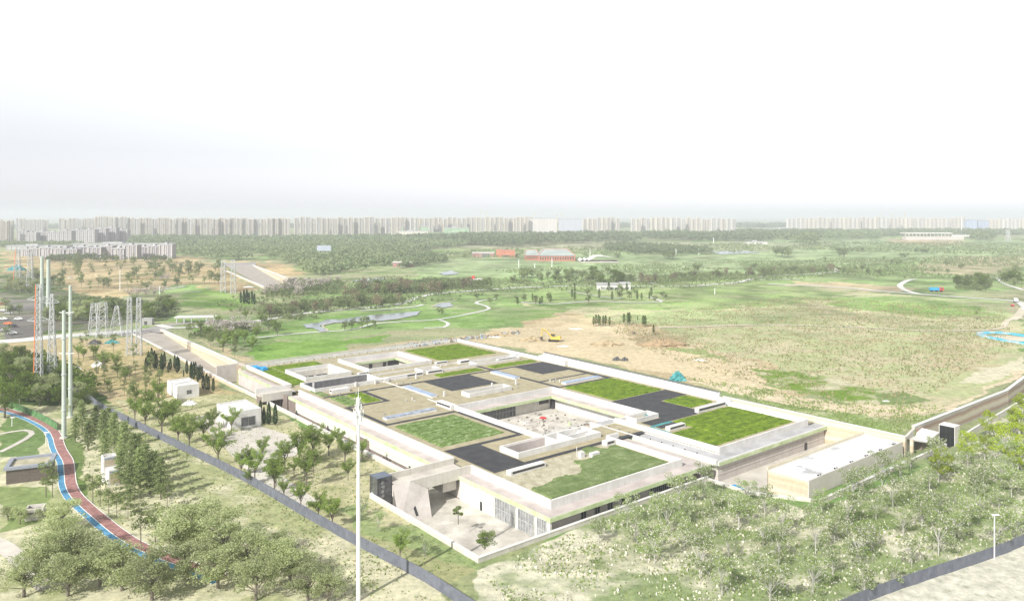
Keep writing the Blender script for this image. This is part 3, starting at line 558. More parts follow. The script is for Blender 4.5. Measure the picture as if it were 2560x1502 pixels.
# front wing glazing on the courtyard side and front windows
def glazing(a, b, c, d, z0, z1, n, alongv=True, nh=2):
    mb = MB(); mb.box(a, b, z0, c, d, z1); g = part('glass_wall', mb, mGlassL if alongv else mGlass)
    fr = MB(); w = 0.06
    for i in range(n + 1):
        if alongv: y = b + (d - b) * i / n; fr.box(a - 0.09, y - w, z0, a - 0.004, y + w, z1)
        else: x = a + (c - a) * i / n; fr.box(x - w, b - 0.09, z0, x + w, b - 0.004, z1)
    for i in range(nh + 1):
        z = z0 + (z1 - z0) * (i / nh if nh else 0)
        if alongv: fr.box(a - 0.12, b, z - w, a - 0.095, d, z + w)
        else: fr.box(a, b - 0.12, z - w, c, b - 0.095, z + w)
    fr.build('frame', mFrame if not alongv else mMetal, g); return g
glazing(-3.6, 8.2, -3.5, 15.8, -0.7, 4.0, 8); glazing(-3.6, 1.6, -3.5, 7.2, -0.7, 4.0, 6); glazing(-3.6, -2.4, -3.5, 0.6, -0.7, 4.0, 4)
mb = MB(); mb.box(-3.6, 20.8, -0.9, -3.5, 21.7, 1.2); part('door', mb, mDarkMetal)
for u in (6.6, 11.0, 15.2, 19.7, 23.9):
    mb = MB(); mb.box(u, -2.7, 0.3, u + 1.5, -2.6, 3.6); g = part('window', mb, mGlass); fr = MB(); fr.box(u - 0.1, -2.74, 0.3, u, -2.6, 3.6); fr.box(u + 1.5, -2.74, 0.3, u + 1.6, -2.6, 3.6); fr.box(u + 0.7, -2.74, 0.3, u + 0.8, -2.704, 3.6); fr.build('frame', mFrame, g)
glazing(30.0, -2.7, 37.4, -2.6, 0.3, 3.6, 10, False); mb = MB(); mb.box(46, -2.72, -0.6, 50, -2.6, 3.8); part('garage_opening', mb, mBrown, label='dark open bay at the end of the front wall')
# inner court walls
mb = MB(); mb.box(72.6, 41, 0, 73.1, 80.5, 4.5); part('wall', mb, mWhite, label='bright white wall of the inner courtyard')
mb = MB(); mb.box(55, 80, 0, 72.6, 80.5, 4.5); mb.box(31.6, 80, 0, 38, 80.5, 4.5); part('wall', mb, mCream, label='beige wall at the back of the inner courtyard')
glazing(38, 79.9, 55, 80.4, 0.1, 4.1, 12, False, 2)
mb = MB(); mb.box(72.45, 45, 0, 72.6, 46.8, 2.6); part('door', mb, mDarkMetal)
mb = MB(); mb.box(72.48, 47, 0, 72.6, 49, 2.8); part('door_screen', mb, mGreenF)
mb = MB(); mb.box(66, 79.85, 2.2, 70.5, 80, 4.3); mb.box(71.2, 78.6, 0, 72.5, 79.9, 3.2); part('service_panel', mb, mDarkMetal)
mb = MB(); mb.box(31.3, 37.7, 0, 60.5, 38.2, 5.6); part('wall', mb, mCream, label='beige wall at the near end of the inner courtyard')
mb = MB()
for (x0, y0, z0), (x1, y1, z1) in (((46.4, 38.4, 7.3), (31.3, 38.4, 7.3)), ((46.4, 38.4, 7.3), (60, 43.3, 6.2)), ((54, 43.3, 6.4), (64, 43.3, 6.4)), ((64, 43.3, 6.4), (66, 38, 7.6)), ((46.4, 38.4, 7.7), (31.3, 38.4, 7.7))): mb.tube((x0, y0, z0), (x1, y1, z1), 0.06, 0.06, 5)
for i in range(11): mb.tube((31.3 + i * 1.5, 38.4, 6.9), (31.3 + i * 1.5, 38.4, 7.7), 0.04, 0.04, 4)
part('railing', mb, mMetal)
mb = MB(); mb.face([(37, 30.6, 2), (44.6, 30.6, 6.3), (44.6, 37.5, 6.3), (37, 37.5, 2)]); mb.box(36.4, 33.8, 2, 44.8, 34.1, 6.8)
part('staircase', mb, mWhite)
mb = MB(); mb.box(15.8, 30.5, 1.0, 45, 37.6, 1.1); mb.box(15.8, 37.2, 1.1, 31, 37.6, 6.6); part('well_floor', mb, mPink)
mb = MB(); mb.box(45, 38.2, 0, 55.6, 38.6, 5.3); mb.box(50, 26.5, 0, 50.4, 38.2, 5.3); part('wall', mb, mWhite)
# courts at the back
mb = MB()
for a, b, c, d in ((10.8, 154.3, 29.3, 173.7), (37.8, 153.8, 67.4, 181)): mb.box(a, b, 0, c, d, 0.1)
part('court_floor', mb, mCourt)
mb = MB(); mb.box(10.8, 173.3, 1.0, 29.3, 173.7, 5.5); mb.box(28.9, 154.3, 0, 29.3, 173.3, 5.5); mb.box(38, 178.6, 0, 66, 179, 4.55); mb.box(66.2, 154, 0, 66.6, 179, 4.55)
part('wall', mb, mCream, label='beige inner walls of the two rear courtyards')
mb = MB()
for u in (17, 20, 23.5, 26): mb.box(u, 173.15, 0.1, u + 2.2, 173.3, 3.2)
for u in (45, 51, 58): mb.box(u, 178.4, 0.1, u + 1.6, 178.55, 3.4)
mb.box(60.5, 178.35, 0.2, 66, 178.5, 4.0); part('door', mb, mDarkMetal)
# trough with louvred wall
mb = MB(); mb.box(5.45, 145.9, 3.0, 32.4, 146.4, 6.7); part('wall', mb, mRoofGrey, label='grey louvred wall inside the roof trough')
mb = MB()
for i in range(54): mb.box(5.6 + i * 0.5, 145.8, 3.0, 5.75 + i * 0.5, 145.9, 6.7)
part('louvre', mb, mDarkMetal)
mb = MB(); mb.box(5.45, 134.2, 2.9, 32.4, 145.9, 3.0); part('trough_floor', mb, mPink)
# membranes
mb = MB(); z = 5.5; k = 0
for a, b, c, d in ((3.6, 79.6, 30.2, 81.4), (3.6, 81.4, 5.2, 108), (5.2, 106.3, 18.9, 108), (18.9, 106.3, 20.6, 124.2), (4.2, 124.2, 108, 126), (45.4, 104.8, 67.1, 124.2), (79, 84, 80.8, 124.2), (79, 126, 80.8, 138),
                   (90.7, 106.1, 105.5, 124.2), (105.5, 85.5, 108.3, 124.2), (80.8, 95.6, 105.5, 97), (80.8, 84, 108.4, 85.4), (29.3, 48, 30.8, 79.6), (3.6, 27, 14.8, 48), (14.8, 46.2, 30.8, 48), (3.6, 25.2, 60, 27),
                   (76.5, 28.5, 93.6, 57.4), (93.6, 47.2, 108.3, 57.4), (67, 24.6, 76.5, 27), (67, 28.6, 76.5, 33)):
    mb.box(a, b, 5.4, c, d, 5.515 + 0.002 * (k % 5)); k += 1
part('roof_membrane', mb, mBlack, label='black waterproof strips and squares on the roof')
def tufted(name, rs, m, amp=0.35, zb=5.56, cell=0.7, label=None, edge=0.0):
    mb = MB()
    for a, b, c, d in rs:
        nu, nv = max(2, int((c - a) / cell)), max(2, int((d - b) / cell)); base = len(mb.v)
        uu, vv = np.meshgrid(np.linspace(a, c, nu + 1), np.linspace(b, d, nv + 1), indexing='ij')
        zz = zb + amp * (fbm(uu / 1.7, vv / 1.3, 4) + 0.3 * fbm(uu * 1.3, vv * 1.3, 2)) + rng.uniform(-0.06, 0.12, uu.shape) * amp / 0.35
        bm = (uu == a) | (uu == c) | (vv == b) | (vv == d); zz = np.where(bm, 5.4, zz)
        uu = np.where(bm, uu + rng.uniform(-edge, edge, uu.shape), uu); vv = np.where(bm, vv + rng.uniform(-edge, edge, uu.shape), vv)
        mb.v += list(map(tuple, np.stack([uu, vv, zz], -1).reshape(-1, 3)))
        for i in range(nu):
            for j in range(nv):
                q = base + i * (nv + 1) + j; mb.f.append((q, q + nv + 1, q + nv + 2, q + 1))
    return part(name, mb, m, label=label)
tufted('green_roof', [(4.8, 50.9, 27.6, 77.6)], mSedum2, label='speckled green sedum square nearest the long side', edge=.3)
tufted('green_roof', [(74.2, 155, 105.4, 187.5)], mSedum, label='bright green roof square at the far corner', edge=.3)
tufted('green_roof', [(2.6, 150.2, 10.0, 190), (10.0, 175.2, 30.5, 190), (10.4, 148.0, 33, 150.6)], mSedum, label='green roof round the left rear courtyard', edge=.3)
tufted('green_roof', [(82, 127.2, 107, 133.2)], mSedum, edge=.2); tufted('green_roof', [(55, 127.2, 77.4, 133)], mSedum, edge=.2)
tufted('green_roof', [(81.2, 57.6, 107.3, 83.6)], mSedum, label='bright green roof beside the tall white wall', edge=.15)
tufted('green_roof', [(93.8, 34.6, 106.8, 47)], mSedum, edge=.15)
tufted('green_roof', [(75.4, 3.8, 105.4, 28), (61.9, 3.8, 75.4, 19.8)], mSedum, label='largest bright green roof on the right wing', edge=.15)
tufted('green_roof', [(4.2, 126.4, 7.8, 138)], mMeadowR, label='dark grassed strip', edge=.2); tufted('green_roof', [(12, 108.6, 18.6, 123.8)], mSedum, edge=.2)
tufted('planting_bed', [(5.4, 108.4, 11.8, 123.8)], mSedum2, amp=0.3, label='sparse planted bed beside the sedum', edge=.3)
# front wing: soil with long grass of irregular outline
tufted('planting_bed', [(1.4, 1.4, 44.3, 24.6)], mSoilR, amp=0.2, zb=5.5, label='bare planting soil on the front wing', edge=.1)
mb = MB(); nu, nv = 90, 60
uu, vv = np.meshgrid(np.linspace(2.6, 43.6, nu), np.linspace(2.6, 25, nv), indexing='ij')
lim = 10 + 14 * sstep(17, 31, uu) + (fbm(uu / 5, vv / 5, 4) - 0.5) * 9; dd = np.minimum.reduce([lim - vv, uu - 2.6, 43.6 - uu, vv - 2.6, np.hypot((uu - 29) / 3.6, (vv - 20) / 2.2) * 3 - 3])
zz = np.where(dd > 0.3, 5.85 + 0.3 * fbm(uu, vv, 3), 5.3)
mb.v = list(map(tuple, np.stack([uu, vv, zz], -1).reshape(-1, 3)))
for i in range(nu - 1):
    for j in range(nv - 1): q = i * nv + j; mb.f.append((q, q + nv, q + nv + 1, q + 1))
part('green_roof', mb, mMeadowR, label='long grey green grass on the front wing')
# skylights and vents
def skylight(a, b, c, d, m=mGlassB):
    mb = MB(); mb.box(a, b, 5.5, c, d, 6.15); s = part('skylight', mb, mWhite); g = MB(); g.box(a + .1, b + .1, 6.15, c - .1, d - .1, 6.3); g.build('glass', m, s)
skylight(33.6, 101, 36.4, 120.3); skylight(6.7, 84.4, 25.4, 87.2, M('skylight_glass', (0.06, 0.09, 0.15), rough=0.1, var=0.4, scale=0.5, c2=(0.3, 0.38, 0.5), spec=0.8)); skylight(84.8, 86, 104, 88.6); skylight(75.4, 105.4, 78.2, 121)
def slotbox(a, b, c, d, h, front=True, label=None):
    mb = MB(); mb.box(a, b, 5.5, c, d, 5.5 + h); s = part('roof_vent', mb, mWhite, label=label); g = MB()
    if front: g.box(a + .5, b - .05, 5.5 + h * .45, c - .5, b - .004, 5.5 + h * .85)
    else: g.box(a - .05, b + .5, 5.5 + h * .45, a - .004, d - .5, 5.5 + h * .85)
    g.build('grille', mDarkMetal, s)
slotbox(29.6, 82.6, 32.0, 91.5, 1.5, False); slotbox(34.2, 135.0, 52, 136.2, 1.3); slotbox(54, 135.0, 61.5, 136.2, 1.3); slotbox(90.2, 28.7, 105.2, 30.2, 1.5); slotbox(92, 137.4, 102.5, 138.8, 1.3)
slotbox(5, 20.4, 16.5, 22.2, 1.3); slotbox(41, 22.6, 44.6, 24.4, 1.4); slotbox(66.5, 21.2, 74, 22.8, 1.2); slotbox(76.4, 144, 82, 146.2, 1.4); slotbox(68, 150, 74, 151.3, 1.0); slotbox(31.5, 150.8, 36.2, 152.2, 1.0)
for a, b in ((9, 128), (33, 133)):
    slotbox(a, b, a + 2.2 if a > 10 else a + 7, b + 2.5, 1.4, False)
mb = MB(); mb.frame(44.4, 92.6, 63.6, 97.6, 0.4, 5.5, 7.0); part('roof_upstand', mb, mWhite, label='open white box trough beside the black square')
mb = MB(); mb.frame(65.5, 33.4, 76, 38.2, 0.35, 5.5, 6.9); part('roof_upstand', mb, mWhite)
mb = MB(); mb.frame(53.5, 138, 62.5, 144, 0.35, 5.5, 6.8); part('roof_upstand', mb, mWhite)
for u, v in ((30.5, 38.3), (46, 131), (60, 100), (70, 98), (8, 142), (29, 133), (21, 133.4), (38.5, 100)):
    mb = MB(); mb.box(u, v, 5.5, u + .5, v + .5, 7.3); part('vent_pipe', mb, mWhite)
mb = MB(); mb.box(28, 19.4, 5.6, 29.4, 20.6, 7.2); mb.box(31, 18.2, 5.6, 34, 19.4, 6.6); mb.tube((28, 21, 5.6), (28, 21, 8.4), .08); part('roof_equipment', mb, mWhite)
mb = MB(); mb.box(2.4, 186, 5.6, 4.6, 190.5, 6.9); mb.box(4.4, 183, 5.6, 6.6, 187, 6.8); part('tarpaulin_cover', mb, mBlueT, label='blue tarpaulin bundles on the rear left roof')
mb = MB(); mb.box(66.4, 27.1, 5.5, 75.3, 28.4, 5.62); mb.box(62.5, 20.2, 5.5, 66, 28, 5.56); mb.box(60.9 + 13, 33.6, 5.5, 75.6, 38, 5.62); mb.box(106.4, 28.6, 5.5, 108, 32, 5.6); part('insulation_board', mb, mTeal)
random.seed(91)
for i in range(34):
    u, v = random.choice(((random.uniform(6, 30), random.uniform(88, 105)), (random.uniform(36, 108), random.uniform(88, 104)), (random.uniform(8, 44), random.uniform(110, 132)), (random.uniform(33, 72), random.uniform(144, 152)), (random.uniform(82, 105), random.uniform(88, 95))))
    mb = MB(); h = random.choice((.25, .4, .9)); w = .5 if h < .5 else .3; mb.box(u, v, 5.5, u + w, v + w, 5.5 + h); part('roof_outlet', mb, random.choice((mMetal, mWhite, mFrame)))
mb = MB(); mb.box(-3.54, 37.9, 1.9, -3.505, 131, 1.96); part('wall_joint', mb, mGreenF); mb = MB(); mb.box(-3.54, 15.9, 1.9, -3.505, 30, 1.96); part('wall_joint', mb, mGreenF)
for u in range(4, 104, 9): mb = MB(); mb.box(u, 193.0, 4.3, u + .08, 192.97, 7.0); part('parapet_joint', mb, mFrame)
# access tower rows (metal grating steps on the parapet corners)
mb = MB()
for b0 in (38.4, 27.2):
    for i in range(5): mb.box(-0.36, b0 + i * .8, 5.6, -0.304, b0 + i * .8 + .25, 6.8)
part('parapet_slots', mb, mFrame)
# gate building and footbridge (roof, side walls, opening)
mb = MB(); mb.box(-19.5, 30.5, 5.2, -0.3, 37.4, 5.5); part('roof', mb, mPave, label='pale flat roof over the entrance passage')
mb = MB(); mb.box(-18.4, 30.0, 4.2, -0.3, 30.5, 7.0); mb.box(-19.5, 37.4, 4.2, -0.3, 37.9, 7.0); part('parapet', mb, mCream)
mb = MB(); A_, B_, C_, D_, E_ = (-22.6, 30.3, 6.9), (-18.0, 30.0, 6.98), (-13.7, 29.0, 4.4), (-15.0, 25.2, -0.9), (-23.6, 25.2, -0.9)
G_ = (-13.2, 30.0, 4.4); H_ = (-14.2, 30.6, -0.9)
mb.face([A_, E_, D_, C_, B_]); mb.face([C_, D_, H_, G_]); mb.face([B_, C_, G_, (-18.0, 30.6, 6.98)]); mb.prism([(-22.5, 30.4), (-14.3, 30.6), (-14.3, 35.6), (-19.5, 35.6)], -0.9, 4.2); mb.box(-22.4, 30.35, 4.2, -19.4, 30.8, 6.85)
part('wall', mb, mGreyW, label='leaning grey wall beside the entrance passage')
mb = MB(); f_ = lambda z: 25.2 + (z + .9) * .735 - .06; mb.face([(-18.9, f_(.1), .1), (-18.2, f_(.1), .1), (-18.2, f_(2.1), 2.1), (-18.9, f_(2.1), 2.1)]); part('door', mb, mDarkMetal)
mb = MB(); mb.box(-8, 31, 1.6, -4, 36.8, 4.3); mb.box(-3.2, 30.2, -0.9, -2.9, 37.9, 4.4); part('passage_wall', mb, mGreyW)
mb = MB(); mb.box(-12, 142.2, 4.9, 3.2, 146.9, 5.3); part('footbridge', mb, mPave, label='footbridge over the sunken drive')
mb = MB(); mb.box(-11.4, 141.7, 3.2, -0.3, 142.2, 5.9); part('parapet', mb, mCream); mb = MB()
for u in (-6.2, -7.6, -4.6): mb.box(u, 142.6, -0.9, u + .35, 146.4, 3.6)
part('column', mb, mBrown)
mb = MB(); mb.box(-3.7, 138, -0.9, -3.5, 147, 4.9); mb.box(-11.6, 142.2, 2, -11.2, 146.9, 4.9); part('passage_wall', mb, mBrown)

# black glass entrance cubes
def entry_box(a, b, c, d, z0, z1, label, mats):
    t = thing('lift_tower', W(a, b, z0), PHI, label, 'lift tower'); L, Wd, Hh = c - a, d - b, z1 - z0
    m1 = MB(); m1.box(0.05, 0.05, 0, L - .05, Wd - .05, Hh - .15); m1.build('glass_body', mats[0], t)
    m2 = MB()
    for x, y in ((0, 0), (L - .15, 0), (0, Wd - .15), (L - .15, Wd - .15)): m2.box(x, y, 0, x + .15, y + .15, Hh - .15)
    m2.build('frame', mats[2], t); m3 = MB(); m3.box(-.02, -.02, Hh - .15, L + .02, Wd + .02, Hh + .05); m3.build('roof', mats[1], t); return t
t = entry_box(-23.5, 35.8, -19.6, 39.6, 0.5, 7.1, 'tall black glass box beside the entrance passage', (mGlass, M('blue_black_roof', (0.06, 0.08, 0.12), rough=0.25, spec=0.8), mDarkMetal))
mb = MB(); random.seed(3)
for i in range(4):
    z = 5.3 - i * 1.05
    for k in range(4):
        x = 1.3 + random.uniform(-.2, .2); zz = z + random.uniform(-.3, .3)
        if k % 2: mb.box(x - .35, 0.03, zz, x + .4, 0.045, zz + .09)
        else: mb.box(x + random.uniform(-.25, .3), 0.03, z - .35, x + .35, 0.045, z + .4)
mb.build('lettering', M('pale_lettering', (0.35, 0.35, 0.34)), t)
t2 = entry_box(129.4, -33.6, 133.2, -29.2, 1.0, 7.6, 'tall black glazed tower with white frame by the banded wall', (mGlass, mWhite, mWhite))
mb = MB(); mb.box(0.1, -0.03, 0, 3.7, 0.0, 6.4); mb.build('side_panel', mCream, t2); mb = MB(); mb.box(.0, .15, 0.1, .045, 4.25, 6.3); mb.build('dark_panel', M('near_black_glass', (.018, .02, .02), rough=.35), t2)
mb = MB()
for y in (1.2, 2.4): mb.box(-0.03, y, 0.2, 0.04, y + .08, 6.2)
mb.box(-0.03, .3, 3.4, 0.04, 4.1, 3.5); mb.build('mullion', mDarkMetal, t2)

# outbuilding with white roof
ob = thing('outbuilding', W(58.3, -28, 0), PHI, 'long white roofed outbuilding with rammed earth end wall beside the right wing', 'building')
mb = MB(); mb.box(0, 0.3, -0.6, 0.5, 11.3, 5.6); mb.build('end_wall', mStrata, ob)
mb = MB(); mb.box(0, 0, -0.6, 50, 0.3, 6.0); mb.box(49.5, .3, -0.6, 50, 11, 5.9); mb.build('long_wall', M('grey_cladding', (0.50, 0.47, 0.42), var=0.05, scale=0.15, c2=(0.55, 0.52, 0.47)), ob)
mb = MB(); mb.box(0, 11.0, -0.6, 50, 11.3, 6.4); mb.build('rear_parapet', mStrata, ob)
mb = MB(); mb.box(0.5, 0.3, 5.3, 49.5, 11, 5.6); mb.build('roof', M('stained_white_roof', (0.36, 0.36, 0.36), var=0.02, scale=0.16, c2=(0.60, 0.60, 0.595), lo=0.36, hi=0.42), ob)
for i in range(6):
    mb = MB(); mb.box(5 + i * 8, 0.32, 5.95, 5.3 + i * 8, 0.7, 6.3); mb.box(6 + i * 8, 0.32, 5.95, 6.3 + i * 8, 0.6, 6.2); mb.build('roof_fixing', mDarkMetal, ob)

# boundary, ramp and retaining walls
def wall_uv(name, label, cat, pts, z0, z1, w, m, cap=None, zs=None):
    o0 = W(pts[0][0], pts[0][1], 0); t = thing(name, o0, PHI, label, cat); mb = MB(); mc = MB()
    for i in range(len(pts) - 1):
        a = Vector(pts[i]) - Vector(pts[0]); b = Vector(pts[i + 1]) - Vector(pts[0]); d = (b - a); d.normalize(); n = Vector((-d.y, d.x)) * w / 2
        za = zs[i] if zs else z1; zb = zs[i + 1] if zs else z1; a2 = a - d * w * .48; b2 = b + d * w * .48
        for q, zlo, dz, e in ((mb, z0, 0, 1.0),) + (((mc, None, .14, 1.25),) if cap else ()):
            c = [a2 + n * e, a2 - n * e, b2 - n * e, b2 + n * e]; k = len(q.v)
            lo = [za, za, zb, zb] if zlo is None else [zlo] * 4; hi = [za + dz, za + dz, zb + dz, zb + dz]
            q.v += [(p.x, p.y, l) for p, l in zip(c, lo)] + [(p.x, p.y, h + 0.003 * i) for p, h in zip(c, hi)]
            q.f += [(k+3,k+2,k+1,k),(k+4,k+5,k+6,k+7),(k,k+1,k+5,k+4),(k+1,k+2,k+6,k+5),(k+2,k+3,k+7,k+6),(k+3,k,k+4,k+7)]
    mb.build('wall_body', m, t)
    if cap: mc.build('coping', cap, t)
    return t
wall_uv('boundary_wall', 'low cream wall around the sunken entrance court at the front', 'wall', [(-9.2, 41), (-20, 41), (-24, 38), (-24, -5.4), (48.8, -5.4)], -1, 2.95, 0.6, mCream, mWhite)
wall_uv('boundary_wall', 'low cream wall along the sunken drive on the long left side', 'wall', [(-9.2, 41), (-9.2, 165)], -1, 2.95, 0.8, mCream, mWhite)
wall_uv('boundary_wall', 'short low wall stepping back before the outbuilding', 'wall', [(48.8, -5.4), (48.8, -18), (56.5, -30.6)], -1, 2.6, 0.5, mCream, mWhite)
wall_uv('ramp_wall', 'thin pale retaining wall on the left of the entry ramp', 'wall', [(-9.2, 165), (-9.9, 173), (-15, 322)], -1.2, 3, 0.9, mStrata, mWhite, zs=[2.95, 3.1, 6.4])
wall_uv('ramp_wall', 'banded rammed earth wall on the right of the entry ramp', 'wall', [(0.1, 200), (0.1, 322)], -1.2, 7, 1.2, mStrata, mWhite, zs=[7.0, 6.9])
wall_uv('end_wall', 'banded wall closing the ramp beside the rear roof corner', 'wall', [(0.4, 200), (1.4, 194)], -1, 7.4, 1.0, mStrata2)
wall_uv('low_wall', 'long dirt topped kerb wall behind the rear parapet', 'wall', [(1, 199.6), (108, 199.6)], 4, 6.6, 0.4, mCream)
wall_uv('side_wall', 'cream banded wall running from the right wing to the outbuilding end', 'wall', [(111.4, 34), (111.4, -27)], -0.8, 6.7, 1.0, mStrata, mWhite)
wall_uv('retaining_wall', 'tall striped earth retaining wall at the right edge below the dirt road', 'wall', [(124, -24.3), (198.5, -24.7), (300, -12)], 0.6, 6.9, 0.9, mStrata2, mWhite)
wall_uv('retaining_wall', 'short plain wall stub between side wall and striped wall', 'wall', [(111.4, -27), (124, -24.3)], 0, 6.3, 0.7, mCream)
wall_uv('roadside_wall', 'low segmented wall below the striped retaining wall', 'wall', [(57, -32), (126, -32.4)], 0.8, 3.0, 0.5, mCream, mWhite)
wall_uv('roadside_wall', 'low cream wall to the right of the white framed tower', 'wall', [(134, -32.4), (150, -31), (215, -27.0), (300, -17)], 0.8, 2.9, 0.5, mCream, mWhite)
# canopy between outbuilding and tower (folded white shell)
cn = thing('canopy', W(111.8, -28.2, -0.7), PHI, 'white folded concrete canopy between the outbuilding and the glazed tower', 'canopy')
mb = MB(); mb.face([(0, 4, 6.5), (2, 0, 6.3), (9, -1, 4.6), (11, 4, 5.0)]); mb.face([(9, -1, 4.6), (16.6, -1.5, 6.2), (16.6, 4, 6.4), (11, 4, 5.0)]); mb.face([(0, 4, 6.2), (11, 4, 4.6), (9, -1, 4.3), (2, 0, 6.0)]); mb.face([(9, -1, 4.3), (11, 4, 4.6), (16.6, 4, 6.1), (16.6, -1.5, 5.9)])
mb.face([(2, 0, 6.3), (2, 0, 6.0), (9, -1, 4.3), (9, -1, 4.6)]); mb.face([(9, -1, 4.6), (9, -1, 4.3), (16.6, -1.5, 5.9), (16.6, -1.5, 6.2)]); mb.build('shell', mWhite, cn)
mb = MB(); mb.box(-.5, -1.2, 0, 0.3, -.4, 6.9); mb.build('pillar', mStrata, cn); mb = MB(); mb.box(8.6, 0.2, 0.5, 12, 3.8, 4.2); mb.build('passage', mBrown, cn)

# the second, distant ramp
def ramp_wall_px(label, a, b, ha, hb, w, m):
    p, q = G(*a), G(*b); t = thing('ramp_wall', (p.x, p.y, 5.8), 0, label, 'wall'); d = q - p; d.z = 0; n = Vector((-d.y, d.x, 0)).normalized() * w / 2; mb = MB(); c = [n, -n, d - n, d + n]
    mb.v = [(x.x, x.y, -.5) for x in c] + [(x.x, x.y, z) for x, z in zip(c, (ha, ha, hb, hb))]; mb.f = [(3, 2, 1, 0), (4, 5, 6, 7), (0, 1, 5, 4), (1, 2, 6, 5), (2, 3, 7, 6), (3, 0, 4, 7)]; mb.build('wall_body', m, t)
    mc = MB(); c = [n * 1.4, -n * 1.4, d - n * 1.4, d + n * 1.4]; mc.v = [(x.x, x.y, z) for x, z in zip(c, (ha, ha, hb, hb))] + [(x.x, x.y, z + .3) for x, z in zip(c, (ha, ha, hb, hb))]; mc.f = mb.f; mc.build('coping', mWhite, t)
ramp_wall_px('tall cream banded wall on the right of the distant ramp', (632, 664), (716, 712), .8, 6.6, 2.2, mStrata)
ramp_wall_px('low pale wall on the left of the distant ramp', (566, 678), (662, 722), .6, 1.6, 1.6, mStrata)
ramp_wall_px('short end wall beyond the distant ramp', (716, 712), (740, 704), 5.5, 4.0, 1.5, mStrata2)
sheet('ramp', [(560, 662), (632, 662), (708, 712), (662, 720)], mRamp, .25); sheet('road', [(545, 658), (640, 656), (640, 663), (560, 665)], mRoad, .3)
# hoardings
def hoarding(name, label, pix, h, m, step=2.5):
    pts = smooth_line([G(*p) for p in pix], step); t = thing(name, (pts[0].x, pts[0].y, TH(pts[0].x, pts[0].y)), 0, label, 'fence'); o = pts[0]; zb = t.location.z
    mb = MB(); mp = MB()
    for i in range(len(pts) - 1):
        a, b = pts[i] - o, pts[i + 1] - o; d = (b - a).normalized(); n = Vector((-d.y, d.x, 0)) * (.05 + .03 * (i % 2))
        za, zb2 = TH(*pts[i][:2]) - zb, TH(*pts[i + 1][:2]) - zb
        k = len(mb.v); c = [a + n, a - n, b - n, b + n]
        mb.v += [(p.x, p.y, q - .2) for p, q in zip(c, (za, za, zb2, zb2))] + [(p.x, p.y, q + h) for p, q in zip(c, (za, za, zb2, zb2))]
        mb.f += [(k+4,k+5,k+6,k+7),(k,k+1,k+5,k+4),(k+1,k+2,k+6,k+5),(k+2,k+3,k+7,k+6),(k+3,k,k+4,k+7)]
        mp.box(a.x - .07, a.y - .07, za, a.x + .07, a.y + .07, za + h + .12)
    mb.build('panel', m, t); mp.build('post', m, t); return t
hoarding('hoarding', 'long slate grey hoarding crossing the left foreground', [(150,955),(200,985),(254,1024),(330,1063),(440,1118),(560,1176),(640,1219),(760,1290),(880,1357),(1000,1420),(1080,1465),(1180,1530),(1300,1600)], 2.3, mHoard)
hoarding('hoarding', 'slate grey hoarding crossing the lower right corner', [(2000,1580),(2150,1510),(2300,1455),(2480,1395),(2560,1362),(2700,1300)], 2.2, mHoard)
hoarding('hoarding', 'green printed hoarding beside the red and blue track', [(16,1015),(50,1028),(85,1042),(112,1056),(143,1076)], 2.2, mGHoard)

# ------------------------------------------------------------------ small buildings
def hut(name, label, a, b, c, d, z0, z1, mwall, mroof, win=None, cat='building'):
    t = thing(name, W(a, b, z0), PHI, label, cat); L, D_, h = c - a, d - b, z1 - z0
    mb = MB(); mb.frame(0, 0, L, D_, 0.35, -0.5, h); mb.build('wall', mwall, t); mb = MB(); mb.box(.35, .35, h - .9, L - .35, D_ - .35, h - .6); mb.build('roof', mroof, t)
    for w in win or []:
        side, s0, s1, za, zb = w; q = MB(); f = MB()
        if side == 'f': q.box(s0, -.04, za, s1, 0, zb); f.box(s0 - .1, -.08, za - .1, s0, 0, zb + .1); f.box(s1, -.08, za - .1, s1 + .1, 0, zb + .1); f.box((s0 + s1) / 2 - .05, -.08, za, (s0 + s1) / 2 + .05, -.042, zb)
        else: q.box(-.04, s0, za, 0, s1, zb); f.box(-.08, s0 - .1, za - .1, 0, s0, zb + .1); f.box(-.08, s1, za - .1, 0, s1 + .1, zb + .1)
        g = q.build('window', mGlass, t); f.build('frame', mFrame, g)
    return t
hut('service_hut', 'small cream flat roofed hut by the cypresses with one dark window', -32.6, 170, -24.8, 183.5, 2.0, 6.9, mWhite, mWhite, [('f', 3.4, 5.0, 1.5, 2.9)])
h2 = hut('service_hut', 'larger cream flat roofed hut with wide grey window, nearer the footbridge', -30.6, 116.8, -21.2, 131.5, 2.0, 7.7, mWhite, mWhite, [('f', 3.0, 7.4, .7, 3.5)])
def hut_px(name, label, near, foot_y, wpx, dpx, hpx, m, mr, cat, rot=None, win=None):
    p = G(near, foot_y); s = p.y / FPX; r = PHI if rot is None else rot
    t = thing(name, (p.x, p.y, TH(p.x, p.y)), r, label, cat); L, D_, h = wpx * s, dpx * s, hpx * s
    mb = MB(); mb.box(0, 0, -.3, L, D_, h); mb.build('wall', m, t)
    mb = MB(); mb.frame(-.1, -.1, L + .1, D_ + .1, .3, h, h + .35); mb.box(.2, .2, h + .004, L - .2, D_ - .2, h + .12); mb.build('roof', mr, t)
    if win is not None:
        w = MB()
        for x0, x1, z0, z1 in win: w.box(L * x0, -.06, h * z0, L * x1, -.004, h * z1)
        w.build('window', mGlass, t)
    return t
